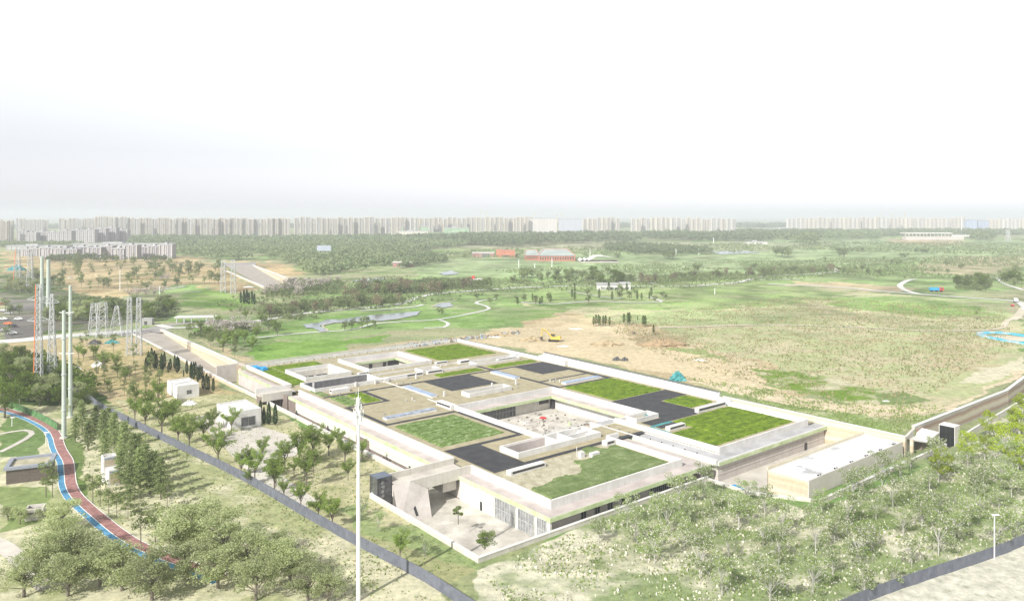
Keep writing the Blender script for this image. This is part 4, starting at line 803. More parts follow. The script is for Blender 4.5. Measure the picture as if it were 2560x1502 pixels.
# wood-clad kiosk
kp = G(15, 1211); ks = kp.y / FPX
k1 = thing('garden_kiosk', (kp.x, kp.y, 2), R(24), 'grey timber clad kiosk with gravel flat roof left of the track', 'kiosk')
mb = MB(); mb.box(0, 0, 0, 9.6, 8.4, 3.6); mb.build('wall', M('weathered_boards', (0.17, 0.15, 0.125), var=0.2, scale=1.5), k1)
mb = MB()
for i in range(46): mb.box(.02 + i * .21, -.06, 0, .08 + i * .21, -.004, 3.5)
mb.build('cladding_battens', mBrown, k1)
mb = MB(); mb.frame(-.5, -.5, 10.1, 8.9, 1.0, 3.6, 4.3); mb.build('roof_edge', M('blue_grey_flashing', (0.25, 0.27, 0.31), rough=0.5), k1)
mb = MB(); mb.box(.5, .5, 3.6, 9.1, 7.9, 3.75); mb.build('roof', mSoilR, k1)
mb = MB(); mb.box(-.05, .4, 0, -.004, 6, 2.8); mb.build('side_panel', mCream, k1)
# white stacked vent housing
vp = G(272, 1216)
v1 = thing('vent_housing', (vp.x, vp.y, 2), PHI, 'white two tier vent housing with beige panels between conifers', 'vent housing')
mb = MB(); mb.box(0, 0, 0, 3.0, 3.2, 4.0); mb.build('lower_box', mWhite, v1); mb = MB(); mb.frame(-.6, 3.2, 2.4, 6.0, .25, 0, 6.6); mb.box(-.4, 3.4, 5.8, 2.2, 5.8, 5.9); mb.build('upper_box', mWhite, v1)
mb = MB(); mb.box(-.3, 3.14, 4.2, 2.2, 3.2, 6.0); mb.box(.3, -.05, .5, 2.7, 0, 3.4); mb.build('panel', M('beige_panel', (0.42, 0.36, 0.26), var=0.1), v1); mb = MB(); mb.box(-.3, 3.12, 6.0, 2.2, 3.2, 6.25); mb.box(.2, -.06, 3.4, 2.8, 0, 3.65); mb.build('flashing', mGlassB, v1)
# concrete chamber with stay mast
cp = G(85, 1300); c1 = thing('concrete_chamber', (cp.x, cp.y, 2), R(20), 'grubby open concrete chamber among dark bushes at lower left', 'chamber')
mb = MB(); mb.frame(-1.8, 0, 1.8, 3, .3, 0, 2.6); mb.build('wall', mCream, c1); mb = MB(); mb.box(-1.5, .3, 1.8, 1.5, 2.7, 1.9); mb.box(-1.5, -.3, 1.5, 1.5, 0, 1.7); mb.build('debris', mBlkNet, c1)
hut_px('gatehouse', 'small grey block gatehouse with blue door beside the road junction', 353, 812, 26, 14, 15, M('grey_block', (0.30, 0.30, 0.29), var=0.1, scale=1), mRoofGrey, 'building', R(5), [(.28, .55, 0, .6)])
sh = G(435, 808); t = thing('shelter', (sh.x, sh.y, TH(sh.x, sh.y)), R(6), 'long white flat canopy shelter behind the road junction', 'shelter')
s = sh.y / FPX; mb = MB(); mb.box(0, 0, 3.2, 100 * s, 7, 3.7); mb.build('roof', mWhite, t); mb = MB()
for i in range(6): mb.box(1 + i * 18 * s, .5, 0, 1.5 + i * 18 * s, 1, 3.2)
mb.build('column', mMetal, t)
# pavilions in the park
pv = G(1494, 724); s = pv.y / FPX
t = thing('park_pavilion', (pv.x, pv.y, TH(pv.x, pv.y)), R(-2), 'long white park pavilion with rows of narrow windows', 'pavilion')
mb = MB(); mb.box(0, 0, 0, 82 * s, 12, 14 * s); mb.build('wall', mWhite, t); mb = MB(); mb.box(-.5, -.8, 14 * s, 56 * s, 12.5, 15.3 * s); mb.box(56 * s, -.8, 15 * s, 83 * s, 12.5, 17.5 * s); mb.build('roof', mRoofGrey, t)
mb = MB()
for i in range(7): mb.box((8 + i * 2.6) * s, -.15, 1 * s, (9.2 + i * 2.6) * s, -.01, 8 * s)
for i in range(6): mb.box((62 + i * 3) * s, -.15, 1 * s, (63.4 + i * 3) * s, -.01, 8 * s)
mb.box(31 * s, -.15, 0, 38 * s, -.01, 8 * s); mb.box(43 * s, -.15, 0, 52 * s, -.01, 7 * s); mb.build('window', mGlass, t)
mBrick = M('red_brick', (0.30, 0.14, 0.13), var=0.2, scale=0.3, c2=(0.42, 0.27, 0.25)); mTerr = M('terracotta', (0.42, 0.17, 0.11), var=0.15, scale=0.1)
for x, y, w, h, lab in ((982, 667, 48, 11, 'red brick park building with portico, nearer the ponds'), (1181, 643, 54, 11, 'red brick park building beside the red sheds')):
    p = G(x, y); s = p.y / FPX; t = thing('brick_pavilion', (p.x, p.y, TH(p.x, p.y)), 0, lab, 'pavilion')
    mb = MB(); mb.box(0, 0, 0, w * s, 14, h * s); mb.build('wall', mBrick, t); mb = MB(); mb.box(-.6, -.6, h * s, w * s + .6, 14.6, h * s * 1.12); mb.build('roof', mWhite, t)
    mb = MB(); mb.box(w * s * .42, -.3, 0, w * s * .8, -.05, h * s * .8); mb.build('portico_glass', mGlass, t); mb = MB()
    for i in range(7): mb.box(w * s * (.42 + .06 * i), -.9, 0, w * s * (.43 + .06 * i), -.4, h * s)
    mb.build('column', mWhite, t)
def hiproof(name, lab, x, y, w, h1, h2, depth, rot, mw, mr, tri=.2):
    p = G(x, y); s = p.y / FPX; t = thing(name, (p.x, p.y, TH(p.x, p.y)), rot, lab, 'building'); L = w * s; a, b = h1 * s, h2 * s; D_ = depth
    mb = MB(); mb.box(0, 0, 0, L, D_, a); mb.build('wall', mw, t); q = MB(); e = .8
    v = [(-e, -e, a), (L + e, -e, a), (L + e, D_ + e, a), (-e, D_ + e, a), (L * tri, D_ * .4, b), (L * (1 - tri), D_ * .4, b), (L * (1 - tri), D_ * .6, b), (L * tri, D_ * .6, b)]
    q.v = v; q.f = [(0, 1, 5, 4), (1, 2, 6, 5), (2, 3, 7, 6), (3, 0, 4, 7), (4, 5, 6, 7)]; q.build('roof', mr, t)
    w_ = MB()
    for i in range(14): w_.box(L * (.04 + i * .068), -.2, a * .25, L * (.075 + i * .068), -.01, a * .8)
    w_.build('window', mGlass, t); q2 = MB(); q2.tube(v[0], v[4], .5); q2.tube(v[1], v[5], .5); q2.tube(v[4], v[5], .5); q2.build('ridge', mTerr, t); return t
mGreyRoof = M('grey_green_roof', (0.30, 0.34, 0.32), var=0.12, scale=0.05)
hiproof('market_hall', 'large red walled hall with grey green hipped roof', 1346, 652, 92, 13, 28, 75, 0, mTerr, mGreyRoof, .18)
hiproof('market_hall', 'smaller red walled hall with grey roof, left of the large hall', 1313, 650, 34, 12, 24, 60, 0, mTerr, mGreyRoof, .1)
p = G(1240, 643); s = p.y / FPX; t = thing('red_shed', (p.x, p.y, TH(p.x, p.y)), 0, 'terracotta shed with sloping side left of the halls', 'shed')
mb = MB(); L = 48 * s; mb.v = [(0, 0, 0), (L, 0, 0), (L, 30, 0), (0, 30, 0), (0, 0, 17 * s), (L, 0, 14 * s), (L, 30, 16 * s), (0, 30, 18 * s)]; mb.f = [(4, 5, 6, 7), (0, 1, 5, 4), (1, 2, 6, 5), (2, 3, 7, 6), (3, 0, 4, 7)]; mb.build('wall', mTerr, t); mb = MB(); mb.box(L * .3, -.3, .5, L * .75, -.02, 5 * s); mb.build('window', mGlass, t)
p = G(1450, 656); s = p.y / FPX; t = thing('tent_hall', (p.x, p.y, TH(p.x, p.y)), 0, 'long white peaked tent roof right of the red halls', 'tent')
mb = MB(); L = 100 * s; pk = [(0, 3), (6, 9), (12, 4), (17, 9), (22, 5), (40, 15), (60, 15.5), (80, 11), (100, 3)]
for i in range(len(pk) - 1):
    x0, z0 = pk[i]; x1, z1 = pk[i + 1]; x0, x1, z0, z1 = x0 * s, x1 * s, z0 * s, z1 * s; mb.face([(x0, 0, z0), (x1, 0, z1), (x1, 40, z1), (x0, 40, z0)])
mb.build('roof', mWhite, t); mb = MB(); mb.box(1, 1, 0, L - 1, 38, 2.4 * s); mb.build('wall', mGreyW, t)
hut_px('kiosk', 'white kiosk with red box on its roof beside the far pond', 1176, 705, 30, 10, 8, mWhite, mWhite, 'kiosk', 0, [(.1, .3, .2, .7), (.5, .7, .2, .7)])
p = G(1179, 705); s = p.y / FPX; mb = MB(); mb.box(0, 0, 0, 7 * s, 5, 7 * s); tag(mb.build('red_box', mRedP, None, (p.x, p.y + 1, TH(p.x, p.y) + 8.4 * s)), 'small red box standing on the white kiosk by the far pond', 'box')
hut_px('sports_hut', 'small white hut at the pond edge behind the pavilion', 868, 605, 24, 10, 6, mWhite, mWhite, 'hut', 0)
# transit hall far right
p = G(2262, 600); s = p.y / FPX; t = thing('station', (p.x, p.y, TH(p.x, p.y)), 0, 'long low white roofed station on stilts at far right', 'station')
mb = MB(); mb.box(0, 0, 16 * s, 120 * s, 25, 18 * s); mb.box(120 * s, 3, 9 * s, 168 * s, 25, 12 * s); mb.build('roof', mWhite, t); mb = MB(); mb.box(4 * s, 3, 0, 150 * s, 22, 9 * s); mb.build('wall', mGreyW, t); mb = MB()
for i in range(14): mb.box((2 + i * 9) * s, 1, 8 * s, (3 + i * 9) * s, 2, 16 * s)
mb.build('column', mWhite, t)
# billboard
p = G(810, 648); s = p.y / FPX; t = thing('billboard', (p.x, p.y, TH(p.x, p.y)), 0, 'blank blue grey billboard rising above the woods', 'billboard')
mb = MB(); mb.box(-17.5 * s, -.4, 22 * s, 17.5 * s, .4, 35 * s); mb.build('panel', M('faded_panel', (0.34, 0.38, 0.44), var=.06, scale=.1), t); mb = MB(); mb.tube((-12 * s, .5, 0), (-12 * s, .5, 22 * s), .5); mb.tube((12 * s, .5, 0), (12 * s, .5, 22 * s), .5); mb.frame(-17.8 * s, -.5, 17.8 * s, .5, .3, 21.4 * s, 22 * s); mb.box(-13 * s, -.4, 15 * s, 13 * s, .2, 18 * s); mb.build('support', mMetal, t)
# ------------------------------------------------------------------ poles, masts, pylons
def monopole(x, ytop, ybase, wpx, label, gy=None, rings=3, arms=False):
    p = G(x, ybase); s = p.y / FPX; h = (ybase - ytop) * s; r = wpx * s / 2; z = TH(p.x, p.y)
    t = thing('steel_monopole', (p.x, p.y, z), 0, label, 'pole')
    mb = MB(); mb.tube((0, 0, 0), (0, 0, h * .55), r * 1.1, r * .95, 12); mb.tube((0, 0, h * .55), (0, 0, h), r * .93, r * .82, 12); mb.build('shaft', mPole, t)
    for i in range(rings):
        q = MB(); zz = h * (.22 + .28 * i); q.tube((0, 0, zz - .12), (0, 0, zz + .12), r * 1.35, r * 1.35, 12); q.build('flange', mMetal, t)
    q = MB(); q.tube((0, 0, 0), (0, 0, .4), r * 1.9, r * 1.9, 12); q.build('base_plate', mCream, t)
    if arms:
        for zz in (.66, .98):
            q = MB(); q.tube((0, 0, h * zz), (r * 5, 0, h * zz + .2), .14, .08, 6); q.tube((0, 0, h * zz), (-r * 2.5, 0, h * zz + .2), .14, .08, 6); q.build('arm', mMetal, t)
    return t
monopole(160, 776, 1095, 10, 'grey green steel pole beside the red and blue track, the nearer of the pair', arms=True)
monopole(176, 714, 1043, 9, 'grey green steel pole with tall thick top, just behind its pair', rings=4)
monopole(105, 640, 790, 9, 'pale far steel pole, left one of the distant pair', rings=1); monopole(121, 648, 790, 10, 'pale far steel pole, right one of the distant pair', rings=1)
def lattice(x, ytop, ybase, wb, wt, label, arms=(), m=mMetal, stripe=False, nseg=8):
    p = G(x, ybase); s = p.y / FPX; h = (ybase - ytop) * s; b, tt = wb * s / 2, wt * s / 2; z = TH(p.x, p.y)
    t = thing('lattice_pylon', (p.x, p.y, z), R(12), label, 'pylon'); rr = max(.16, .62 * s)
    def cor(f): w = b + (tt - b) * f; return [Vector((sx * w, sy * w, h * f)) for sx, sy in ((-1, -1), (1, -1), (1, 1), (-1, 1))]
    lg = [MB() for _ in range(4)]; br = MB()
    for i in range(nseg):
        a, c = cor(i / nseg), cor((i + 1) / nseg)
        for k in range(4):
            lg[k].tube(a[k], c[k], rr, rr, 4, False); k2 = (k + 1) % 4
            br.tube(a[k], c[k2], rr * .55, rr * .55, 4, False)
            if i % 2 == 0: br.tube(a[k2], c[k], rr * .55, rr * .55, 4, False)
            br.tube(c[k], c[k2], rr * .5, rr * .5, 4, False)
    for k in range(4): lg[k].build('leg', mOrange if (stripe and k == 0) else m, t)
    br.build('bracing', m, t)
    for f, L in arms:
        q = MB(); zz = h * f; L = L * s; e = cor(f)
        for sg in (-1, 1):
            tip = Vector((sg * L, 0, zz + .2)); 
            for c in (e[0], e[3]) if sg < 0 else (e[1], e[2]):
                q.tube(c, tip, rr * .8, rr * .5, 4, False); q.tube(c + Vector((0, 0, 1.6)), tip, rr * .7, rr * .5, 4, False)
            for g in (.35, .65): q.tube(e[0 if sg < 0 else 1].lerp(tip, g), (e[0 if sg < 0 else 1] + Vector((0, 0, 1.6))).lerp(tip, g), rr * .5, rr * .5, 4, False)
        q.build('crossarm', m, t)
    return t
lattice(96, 712, 978, 17, 9, 'tall lattice pylon with orange striped leg behind the track', ((.66, 26), (.86, 26)), stripe=True, nseg=16)
lattice(130, 735, 962, 20, 5, 'slim grey lattice pylon right of the orange striped one', ((.9, 18),), nseg=14)
lattice(44, 622, 715, 16, 6, 'far lattice pylon with orange leg at upper left', ((.95, 14),), stripe=True, nseg=7)
lattice(76, 628, 715, 14, 6, 'far plain lattice pylon beside the distant orange one', ((.9, 12),), nseg=7)
lattice(235, 758, 840, 22, 10, 'stubby lattice pylon, leftmost by the road', (), nseg=5); lattice(256, 756, 842, 24, 16, 'stubby lattice pylon, second by the road', (), nseg=5); lattice(292, 765, 838, 30, 6, 'tapering lattice pylon, third by the road', (), nseg=5)
lattice(324, 744, 888, 13, 8, 'upright lattice pylon by the ramp, left of two', (), nseg=10); lattice(347, 744, 888, 13, 8, 'upright lattice pylon by the ramp, right of two', (), nseg=10)
lattice(558, 650, 730, 12, 8, 'distant lattice pylon left of the far ramp walls', (), nseg=6); lattice(583, 650, 735, 12, 7, 'distant lattice pylon beside the far ramp walls', (), nseg=6)
lattice(2520, 575, 603, 9, 3, 'broad armed transmission pylon on the far right horizon', ((.8, 9), (.98, 9)), nseg=5)
# antenna mast
p = G(896, 1500); s = p.y / FPX; z0 = TH(p.x, p.y); H_m = CAMH - z0 - (1010 - HZ) * s
am = thing('antenna_mast', (p.x, p.y, z0), 0, 'tall white cellular antenna mast rising before the museum', 'antenna mast')
mb = MB(); mb.tube((0, 0, 0), (0, 0, H_m * .45), 5.4 * s, 5 * s, 14); mb.tube((0, 0, H_m * .45), (0, 0, H_m), 4.8 * s, 3.6 * s, 14); mb.build('pole', mMast, am)
mb = MB(); mb.tube((0, 0, H_m), (0, 0, H_m + 16 * s), 3 * s, 2.4 * s, 10); mb.tube((0, 0, H_m + 16 * s), (0, 0, H_m + 42 * s), .8 * s, .4 * s, 6); mb.build('spire', mMast, am)
for k, (zz, rad, hh, n) in enumerate(((-30, 12, 34, 6), (-6, 8, 14, 5), (10, 5, 14, 4))):
    for i in range(n):
        a = 2 * math.pi * i / n + k; c = Vector((math.cos(a) * rad * s, math.sin(a) * rad * s, H_m + zz * s)); q = MB(); q.box(-1.4 * s, -.6 * s, -hh * s / 2, 1.4 * s, .6 * s, hh * s / 2)
        q.build('antenna_panel', mMast, am, c, a + 1.57)
    q = MB()
    for i in range(n):
        a = 2 * math.pi * i / n + k; q.tube((0, 0, H_m + zz * s), (math.cos(a) * rad * s, math.sin(a) * rad * s, H_m + zz * s), .4 * s)
    q.tube((0, 0, H_m + zz * s - .2), (0, 0, H_m + zz * s + .2), 5 * s, 5 * s, 12); q.build('bracket', mMetal, am)
# lamp posts
def lamp(x, ybase, hpx, label, arm=True):
    p = G(x, ybase); s = p.y / FPX; h = hpx * s; t = thing('street_lamp', (p.x, p.y, TH(p.x, p.y)), 0, label, 'street lamp', 'slim pale lamp posts')
    q = MB(); q.tube((0, 0, 0), (0, 0, h), max(.12, .9 * s), max(.08, .6 * s), 8); q.build('post', mMast, t); q = MB(); q.box(-.5, -.15, h - .1, .9, .15, h + .08); q.build('lamp_head', mMast, t)
lamp(2486, 1398, 112, 'white lamp post by the lower right hoarding'); lamp(30, 1065, 22, 'short pale bollard lamp by the green hoarding'); lamp(115, 1110, 30, 'short white lamp post by the small garden path')
for x, y, h, w in ((1297, 668, 20, 'left of the red hall'), (1337, 670, 12, 'below the red hall'), (1380, 667, 22, 'in front of the large hall'), (1475, 645, 24, 'behind the tent roof'), (1690, 638, 16, 'beside the mid field pond'), (1747, 636, 14, 'right of the mid field pond'), (1787, 735, 14, 'in the right meadow'), (1784, 606, 12, 'before the far tree belt'), (399, 745, 30, 'in the sandy plantation left of the lawn'), (300, 725, 50, 'tall in the sandy plantation'), (2404, 583, 40, 'behind the far station')):
    lamp(x, y, h, 'slim pale lamp post ' + w)

# ------------------------------------------------------------------ vehicles and site clutter
def excavator():
    p = G(1384, 853); s = p.y / FPX; t = thing('excavator', (p.x, p.y, TH(p.x, p.y)), R(-12), 'yellow tracked excavator with raised boom on the bare earth', 'excavator'); k = 1.15
    for y in (-1.5, 1.0):
        q = MB(); q.prism([(-2.2, 0), (2.2, 0), (2.2, .55), (-2.2, .55)], 0, .1); pts = [(-2.4, .5), (-1.9, .05), (1.9, .05), (2.4, .5), (1.9, .95), (-1.9, .95)]
        q = MB(); n = len(pts); q.v = [(a * k, y * k, b * k) for a, b in pts] + [(a * k, (y + .55) * k, b * k) for a, b in pts]; q.f = [tuple(range(n)), tuple(range(2 * n - 1, n - 1, -1))] + [(i, i + n, (i + 1) % n + n, (i + 1) % n) for i in range(n)]; q.build('crawler_track', mRubber, t)
    q = MB(); q.box(-1.2 * k, -1.4 * k, 1.0 * k, 3.2 * k, 1.4 * k, 2.1 * k); q.box(1.8 * k, -1.35 * k, 2.1 * k, 3.1 * k, 1.35 * k, 2.5 * k); q.build('body', mYellow, t)
    q = MB(); q.box(-1.3 * k, .2 * k, 2.1 * k, .5 * k, 1.35 * k, 3.3 * k); c = q.build('cab', mGlass, t); q = MB(); q.box(-1.35 * k, .15 * k, 3.3 * k, .55 * k, 1.4 * k, 3.42 * k); q.build('cab_roof', mYellow, c)
    q = MB(); q.tube((-.8 * k, -.4 * k, 1.8 * k), (-3.0 * k, -.4 * k, 4.6 * k), .35 * k, .3 * k, 4); q.tube((-3.0 * k, -.4 * k, 4.6 * k), (-5.0 * k, -.4 * k, 5.4 * k), .3 * k, .25 * k, 4); q.build('boom', mYellow, t)
    q = MB(); q.tube((-5.0 * k, -.4 * k, 5.5 * k), (-5.4 * k, -.4 * k, 1.9 * k), .25 * k, .2 * k, 4); q.build('dipper_arm', mYellow, t)
    q = MB(); q.prism([(-5.9 * k, -.9 * k), (-4.9 * k, -.9 * k), (-4.9 * k, .1 * k), (-5.9 * k, .1 * k)], .9 * k, 1.9 * k); q.build('bucket', mDarkMetal, t)
excavator()
def vehicle(name, label, cat, x, y, lpx, m, kind='car', rot=0, group=None):
    p = G(x, y); s = p.y / FPX; t = thing(name, (p.x, p.y, TH(p.x, p.y) + (.35 if kind == 'car' else .2)), rot, label, cat, group); L = lpx * s if kind != 'car' else 4.5; w = min(2.5, L * .42)
    if kind == 'car':
        q = MB(); q.v = []; prof = [(-2.2, .35), (2.2, .35), (2.25, .75), (1.5, .95), (.8, 1.45), (-1.0, 1.45), (-1.9, 1.0), (-2.25, .85)]; n = 8
        q.v = [(a, -.88, b) for a, b in prof] + [(a, .88, b) for a, b in prof]; q.f = [tuple(range(n)), tuple(range(2 * n - 1, n - 1, -1))] + [(i, i + n, (i + 1) % n + n, (i + 1) % n) for i in range(n)]; q.build('body', m, t)
        q = MB(); q.box(-.9, -.9, 1.0, .75, -.885, 1.38); q.box(-.9, .885, 1.0, .75, .9, 1.38); q.build('window', mGlass, t)
        for a in (-1.4, 1.4):
            for b in (-.8, .8): q = MB(); q.tube((a, b - .1, .32), (a, b + .1, .32), .33, .33, 10); q.build('wheel', mRubber, t)
    else:
        h = L * .3; q = MB(); q.box(0, 0, h * .35, L * .68, w, h * 1.05); q.build('cargo_bed', m[0], t); q = MB(); q.box(L * .72, 0, h * .3, L, w, h * 1.1); c = q.build('cab', m[1], t); q = MB(); q.box(L * .78, -.03, h * .65, L * .96, 0, h); q.build('window', mGlass, c)
        for a in (.15, .5, .85): q = MB(); q.tube((L * a, -.1, h * .2), (L * a, w + .1, h * .2), h * .22, h * .22, 10); q.build('wheel', mRubber, t)
    return t
vehicle('tractor_trailer', 'red tractor with blue trailer on the right hand farm track', 'tractor', 2326, 729, 32, (mBlueT, mRedP), 'truck', R(-5))
vehicle('lorry', 'white lorry cut by the right edge of the meadow', 'lorry', 2546, 756, 26, (mWhite, mMast), 'truck', R(60))
vehicle('dumper', 'small red dumper on the dirt track at the right edge', 'dumper', 2536, 766, 12, (mRedP, mRedP), 'truck', R(70))
mS = M('silver_paint', (.5, .5, .52), rough=.3); mWP = M('car_white', (.8, .8, .8), rough=.3); mBP = M('car_black', (.02, .02, .025), rough=.3)
cars = [(6, 762, mRedP, 'red car cut by the left edge of the car park'), (10, 778, mWP, 'white car in the upper car park bay'), (22, 785, mS, 'silver car below the white one in the car park'), (34, 776, mBP, 'black car in the car park, upper right'), (8, 800, mWP, 'white car in the middle car park bay'), (20, 812, mOrange, 'orange car in the car park with dark roof'), (32, 818, mBP, 'black car beside the orange one'), (14, 828, mS, 'silver car at the lower left of the car park'), (46, 800, mWP, 'white car at the right side of the car park'), (30, 836, mWP, 'white car on the road edge of the car park'), (370, 783, mWP, 'white car parked under trees behind the gatehouse'), (384, 784, mS, 'silver car parked under trees behind the gatehouse'), (398, 785, mRedP, 'red car parked under trees behind the gatehouse')]
for x, y, m, lab in cars: vehicle('parked_car', lab, 'car', x, y, 10, m, 'car', R(random.uniform(-15, 30)), 'cars parked at the far left')
def heap(name, label, cat, x, y, wpx, hpx, m, rough=.4):
    p = G(x, y); s = p.y / FPX; w, h = wpx * s / 2, hpx * s * 1.5; mb = MB(); n, k = 26, 9; random.seed(int(x))
    for j in range(k):
        f = j / (k - 1)
        for i in range(n):
            a = 2 * math.pi * i / n; r = (1 - f) * (1 + random.uniform(-.25, .25)) ; mb.v.append((math.cos(a) * w * r, math.sin(a) * w * .7 * r, h * (1 - (1 - f) ** 1.6) * (1 + random.uniform(-rough, rough)) - .1))
    for j in range(k - 1):
        for i in range(n): mb.f.append((j * n + i, j * n + (i + 1) % n, (j + 1) * n + (i + 1) % n, (j + 1) * n + i))
    return tag(mb.build(name, m, None, (p.x, p.y, TH(p.x, p.y))), label, cat)
mEarth = M('heaped_earth', (0.36, 0.29, 0.18), var=.15, scale=.5, bump=.5)
heap('tarpaulin_heap', 'teal covered spoil heap beside the tall white wall', 'heap', 1694, 950, 44, 14, mTeal, .2)
heap('netting_pile', 'pile of black netting on the bare earth', 'pile', 1542, 900, 24, 5, mBlkNet); heap('netting_pile', 'second clump of black netting right of the first', 'pile', 1562, 901, 22, 5, mBlkNet)
heap('netting_pile', 'small dark heap near the lone poplar', 'pile', 1586, 834, 12, 3, mBlkNet)
heap('netting_pile', 'black netting strip on the sand left of the ramp', 'pile', 236, 859, 34, 6, mBlkNet); heap('netting_pile', 'teal and white sheeting strip left of the ramp', 'pile', 280, 857, 36, 5, mTeal)
heap('tarpaulin_heap', 'teal tarpaulin beside the near orange pylon', 'heap', 86, 895, 40, 10, mTeal, .2); heap('tarpaulin_heap', 'teal tarpaulin by the far orange pylon', 'heap', 42, 675, 46, 9, mTeal, .2)
heap('rubble_heap', 'white rubble beside the small cream hut', 'rubble', 473, 1010, 40, 6, mSheet); heap('rubble_heap', 'white sheeting among saplings, left of the cypresses', 'rubble', 193, 922, 22, 5, mSheet); heap('rubble_heap', 'white and grey rubble among the saplings', 'rubble', 245, 915, 34, 8, mSheet)
heap('earth_mound', 'long low earth mound right of the excavator', 'mound', 1520, 862, 90, 7, mEarth, .3); heap('earth_mound', 'brown mound of dry weeds under the lone poplar', 'mound', 1660, 862, 120, 9, M('dry_weeds', (.30, .22, .13), var=.25, scale=.6), .35)
heap('earth_mound', 'earth mound left of the excavator', 'mound', 1330, 850, 70, 6, mEarth, .3); heap('earth_mound', 'small earth bank beyond the rear roof corner', 'mound', 1240, 838, 70, 5, mEarth, .3)
for i, (x, y, w) in enumerate(((1408, 865, 36), (1238, 842, 40), (1752, 900, 40), (1440, 822, 40), (2215, 1002, 22), (620, 718, 30))): heap('plastic_sheet', ['white sheet in front of the excavator', 'white strip on earth near the rear corner', 'white sheet on the earth right of the netting', 'pale strip beside the row of poplars', 'white rubble at the green patch by the dirt road', 'pale sheet by the far ramp'][i], 'sheeting', x, y, w, 1.2, mSheet, .5)
# debris line behind the rear parapet
mb = MB(); random.seed(5); a, b = G(1020, 865), G(1290, 832)
for i in range(260):
    f = random.random(); p = a.lerp(b, f) + Vector((random.uniform(-3, 3), random.uniform(-4, 4), 0)); q = .35; z = TH(p.x, p.y)
    mb.tube((p.x, p.y, z), (p.x + random.uniform(-.6, .6), p.y, z + random.uniform(.3, 1.3)), q, q * .6, 4)
tag(mb.build('debris_strip', M('mixed_debris', (0.30, 0.24, 0.17), var=.3, scale=.4, c2=(0.30, 0.42, 0.55), lo=.5, hi=.56)), kind='stuff')
# blue lined basin at right
p = G(2530, 846); t = thing('lined_basin', (p.x, p.y, TH(p.x, p.y)), 0, 'round basin lined with blue sheeting at the right edge', 'basin')
mb = MB(); n = 48
for j, (r, z) in enumerate(((14.5, 0), (14, .9), (11.5, .9), (10.2, .2))):
    for i in range(n): a = 2 * math.pi * i / n; k = 1 + .06 * math.sin(3 * a); mb.v.append((math.cos(a) * r * k * .85, math.sin(a) * r * k * 1.5, z))
for j in range(3):
    for i in range(n): mb.f.append((j * n + i, j * n + (i + 1) % n, (j + 1) * n + (i + 1) % n, (j + 1) * n + i))
mb.build('lining', M('blue_lining', (0.06, 0.42, 0.58), var=.2, scale=.15, c2=(.45, .42, .36), lo=.42, hi=.6), t)
q = MB(); q.tube((0, 0, .1), (0, 0, .3), 9, 8.5, 24); q.build('bed', mTrack, t)
# building-site bits beside the outbuilding
for i in range(16):
    u = 60 + i * 3.1; o = W(u, -30.2, .9); t = thing('guard_rail', o, PHI, f'short white and orange site guard rail, {ordn(i, 16)} beside the outbuilding', 'guard rail', 'guard rails along the outbuilding')
    q = MB(); q.tube((0, 0, 0), (0, 0, 1.3), .05); q.tube((2.2, 0, 0), (2.2, 0, 1.3), .05); q.build('post', mMast, t); q = MB(); q.tube((0, 0, 1.2), (2.2, 0, 1.2), .05); q.tube((0, 0, .7), (2.2, 0, .7), .05); q.build('rail', mOrange if i in (5, 6, 9) else mMast, t)
t = thing('tarpaulin_cover', W(50.5, -12.5, -.6), PHI, 'bright blue tarpaulin lump below the outbuilding end wall', 'tarpaulin'); q = MB(); q.prism([(0, 0), (3.4, -.5), (3.8, 2.6), (.6, 3)], 0, 1.5); q.prism([(.6, .3), (2.6, 0), (2.8, 2), (1, 2.2)], 1.5, 2.1); q.build('cover', mBlueT, t)
mb = MB(); random.seed(77)
for i in range(150):
    u, v = random.uniform(36, 70), random.uniform(46, 77); a, b, h = random.uniform(.15, 1.3), random.uniform(.1, .5), random.uniform(.08, .5); mb.prism([(u, v), (u + a, v + b * .3), (u + a * .9, v + b), (u - .1, v + b * .8)], .01, h)
dbr = mb.build('construction_debris', M('site_debris', (.25, .22, .18), var=.4, scale=.35, c2=(.55, .52, .47), lo=.45, hi=.55), None, W(0, 0, 0), PHI); tag(dbr, kind='stuff')
for i, (u, v) in enumerate(((52, 70), (55, 66), (60, 71), (48, 62), (62, 60), (66, 55), (50, 52), (42, 60))):
    t = thing('material_pile', W(u, v, 0), PHI + i, ['stacked timber near the courtyard glass wall', 'second timber stack in the courtyard', 'red topped material stack in the courtyard', 'pale block stack left in the courtyard', 'green topped stack right in the courtyard', 'low stack by the white courtyard wall', 'low stack at the near end of the courtyard', 'stack beside the left courtyard ledge'][i], 'building materials', 'material stacks in the courtyard')
    q = MB(); q.box(-1.1, -.4, 0, 1.1, .4, .4); q.box(-.8, -.3, .4, .7, .35, .7); q.build('stack', [mWhite, mCream, mRedP, mPave, mGreenF, mBrown, mCream, mWhite][i], t)

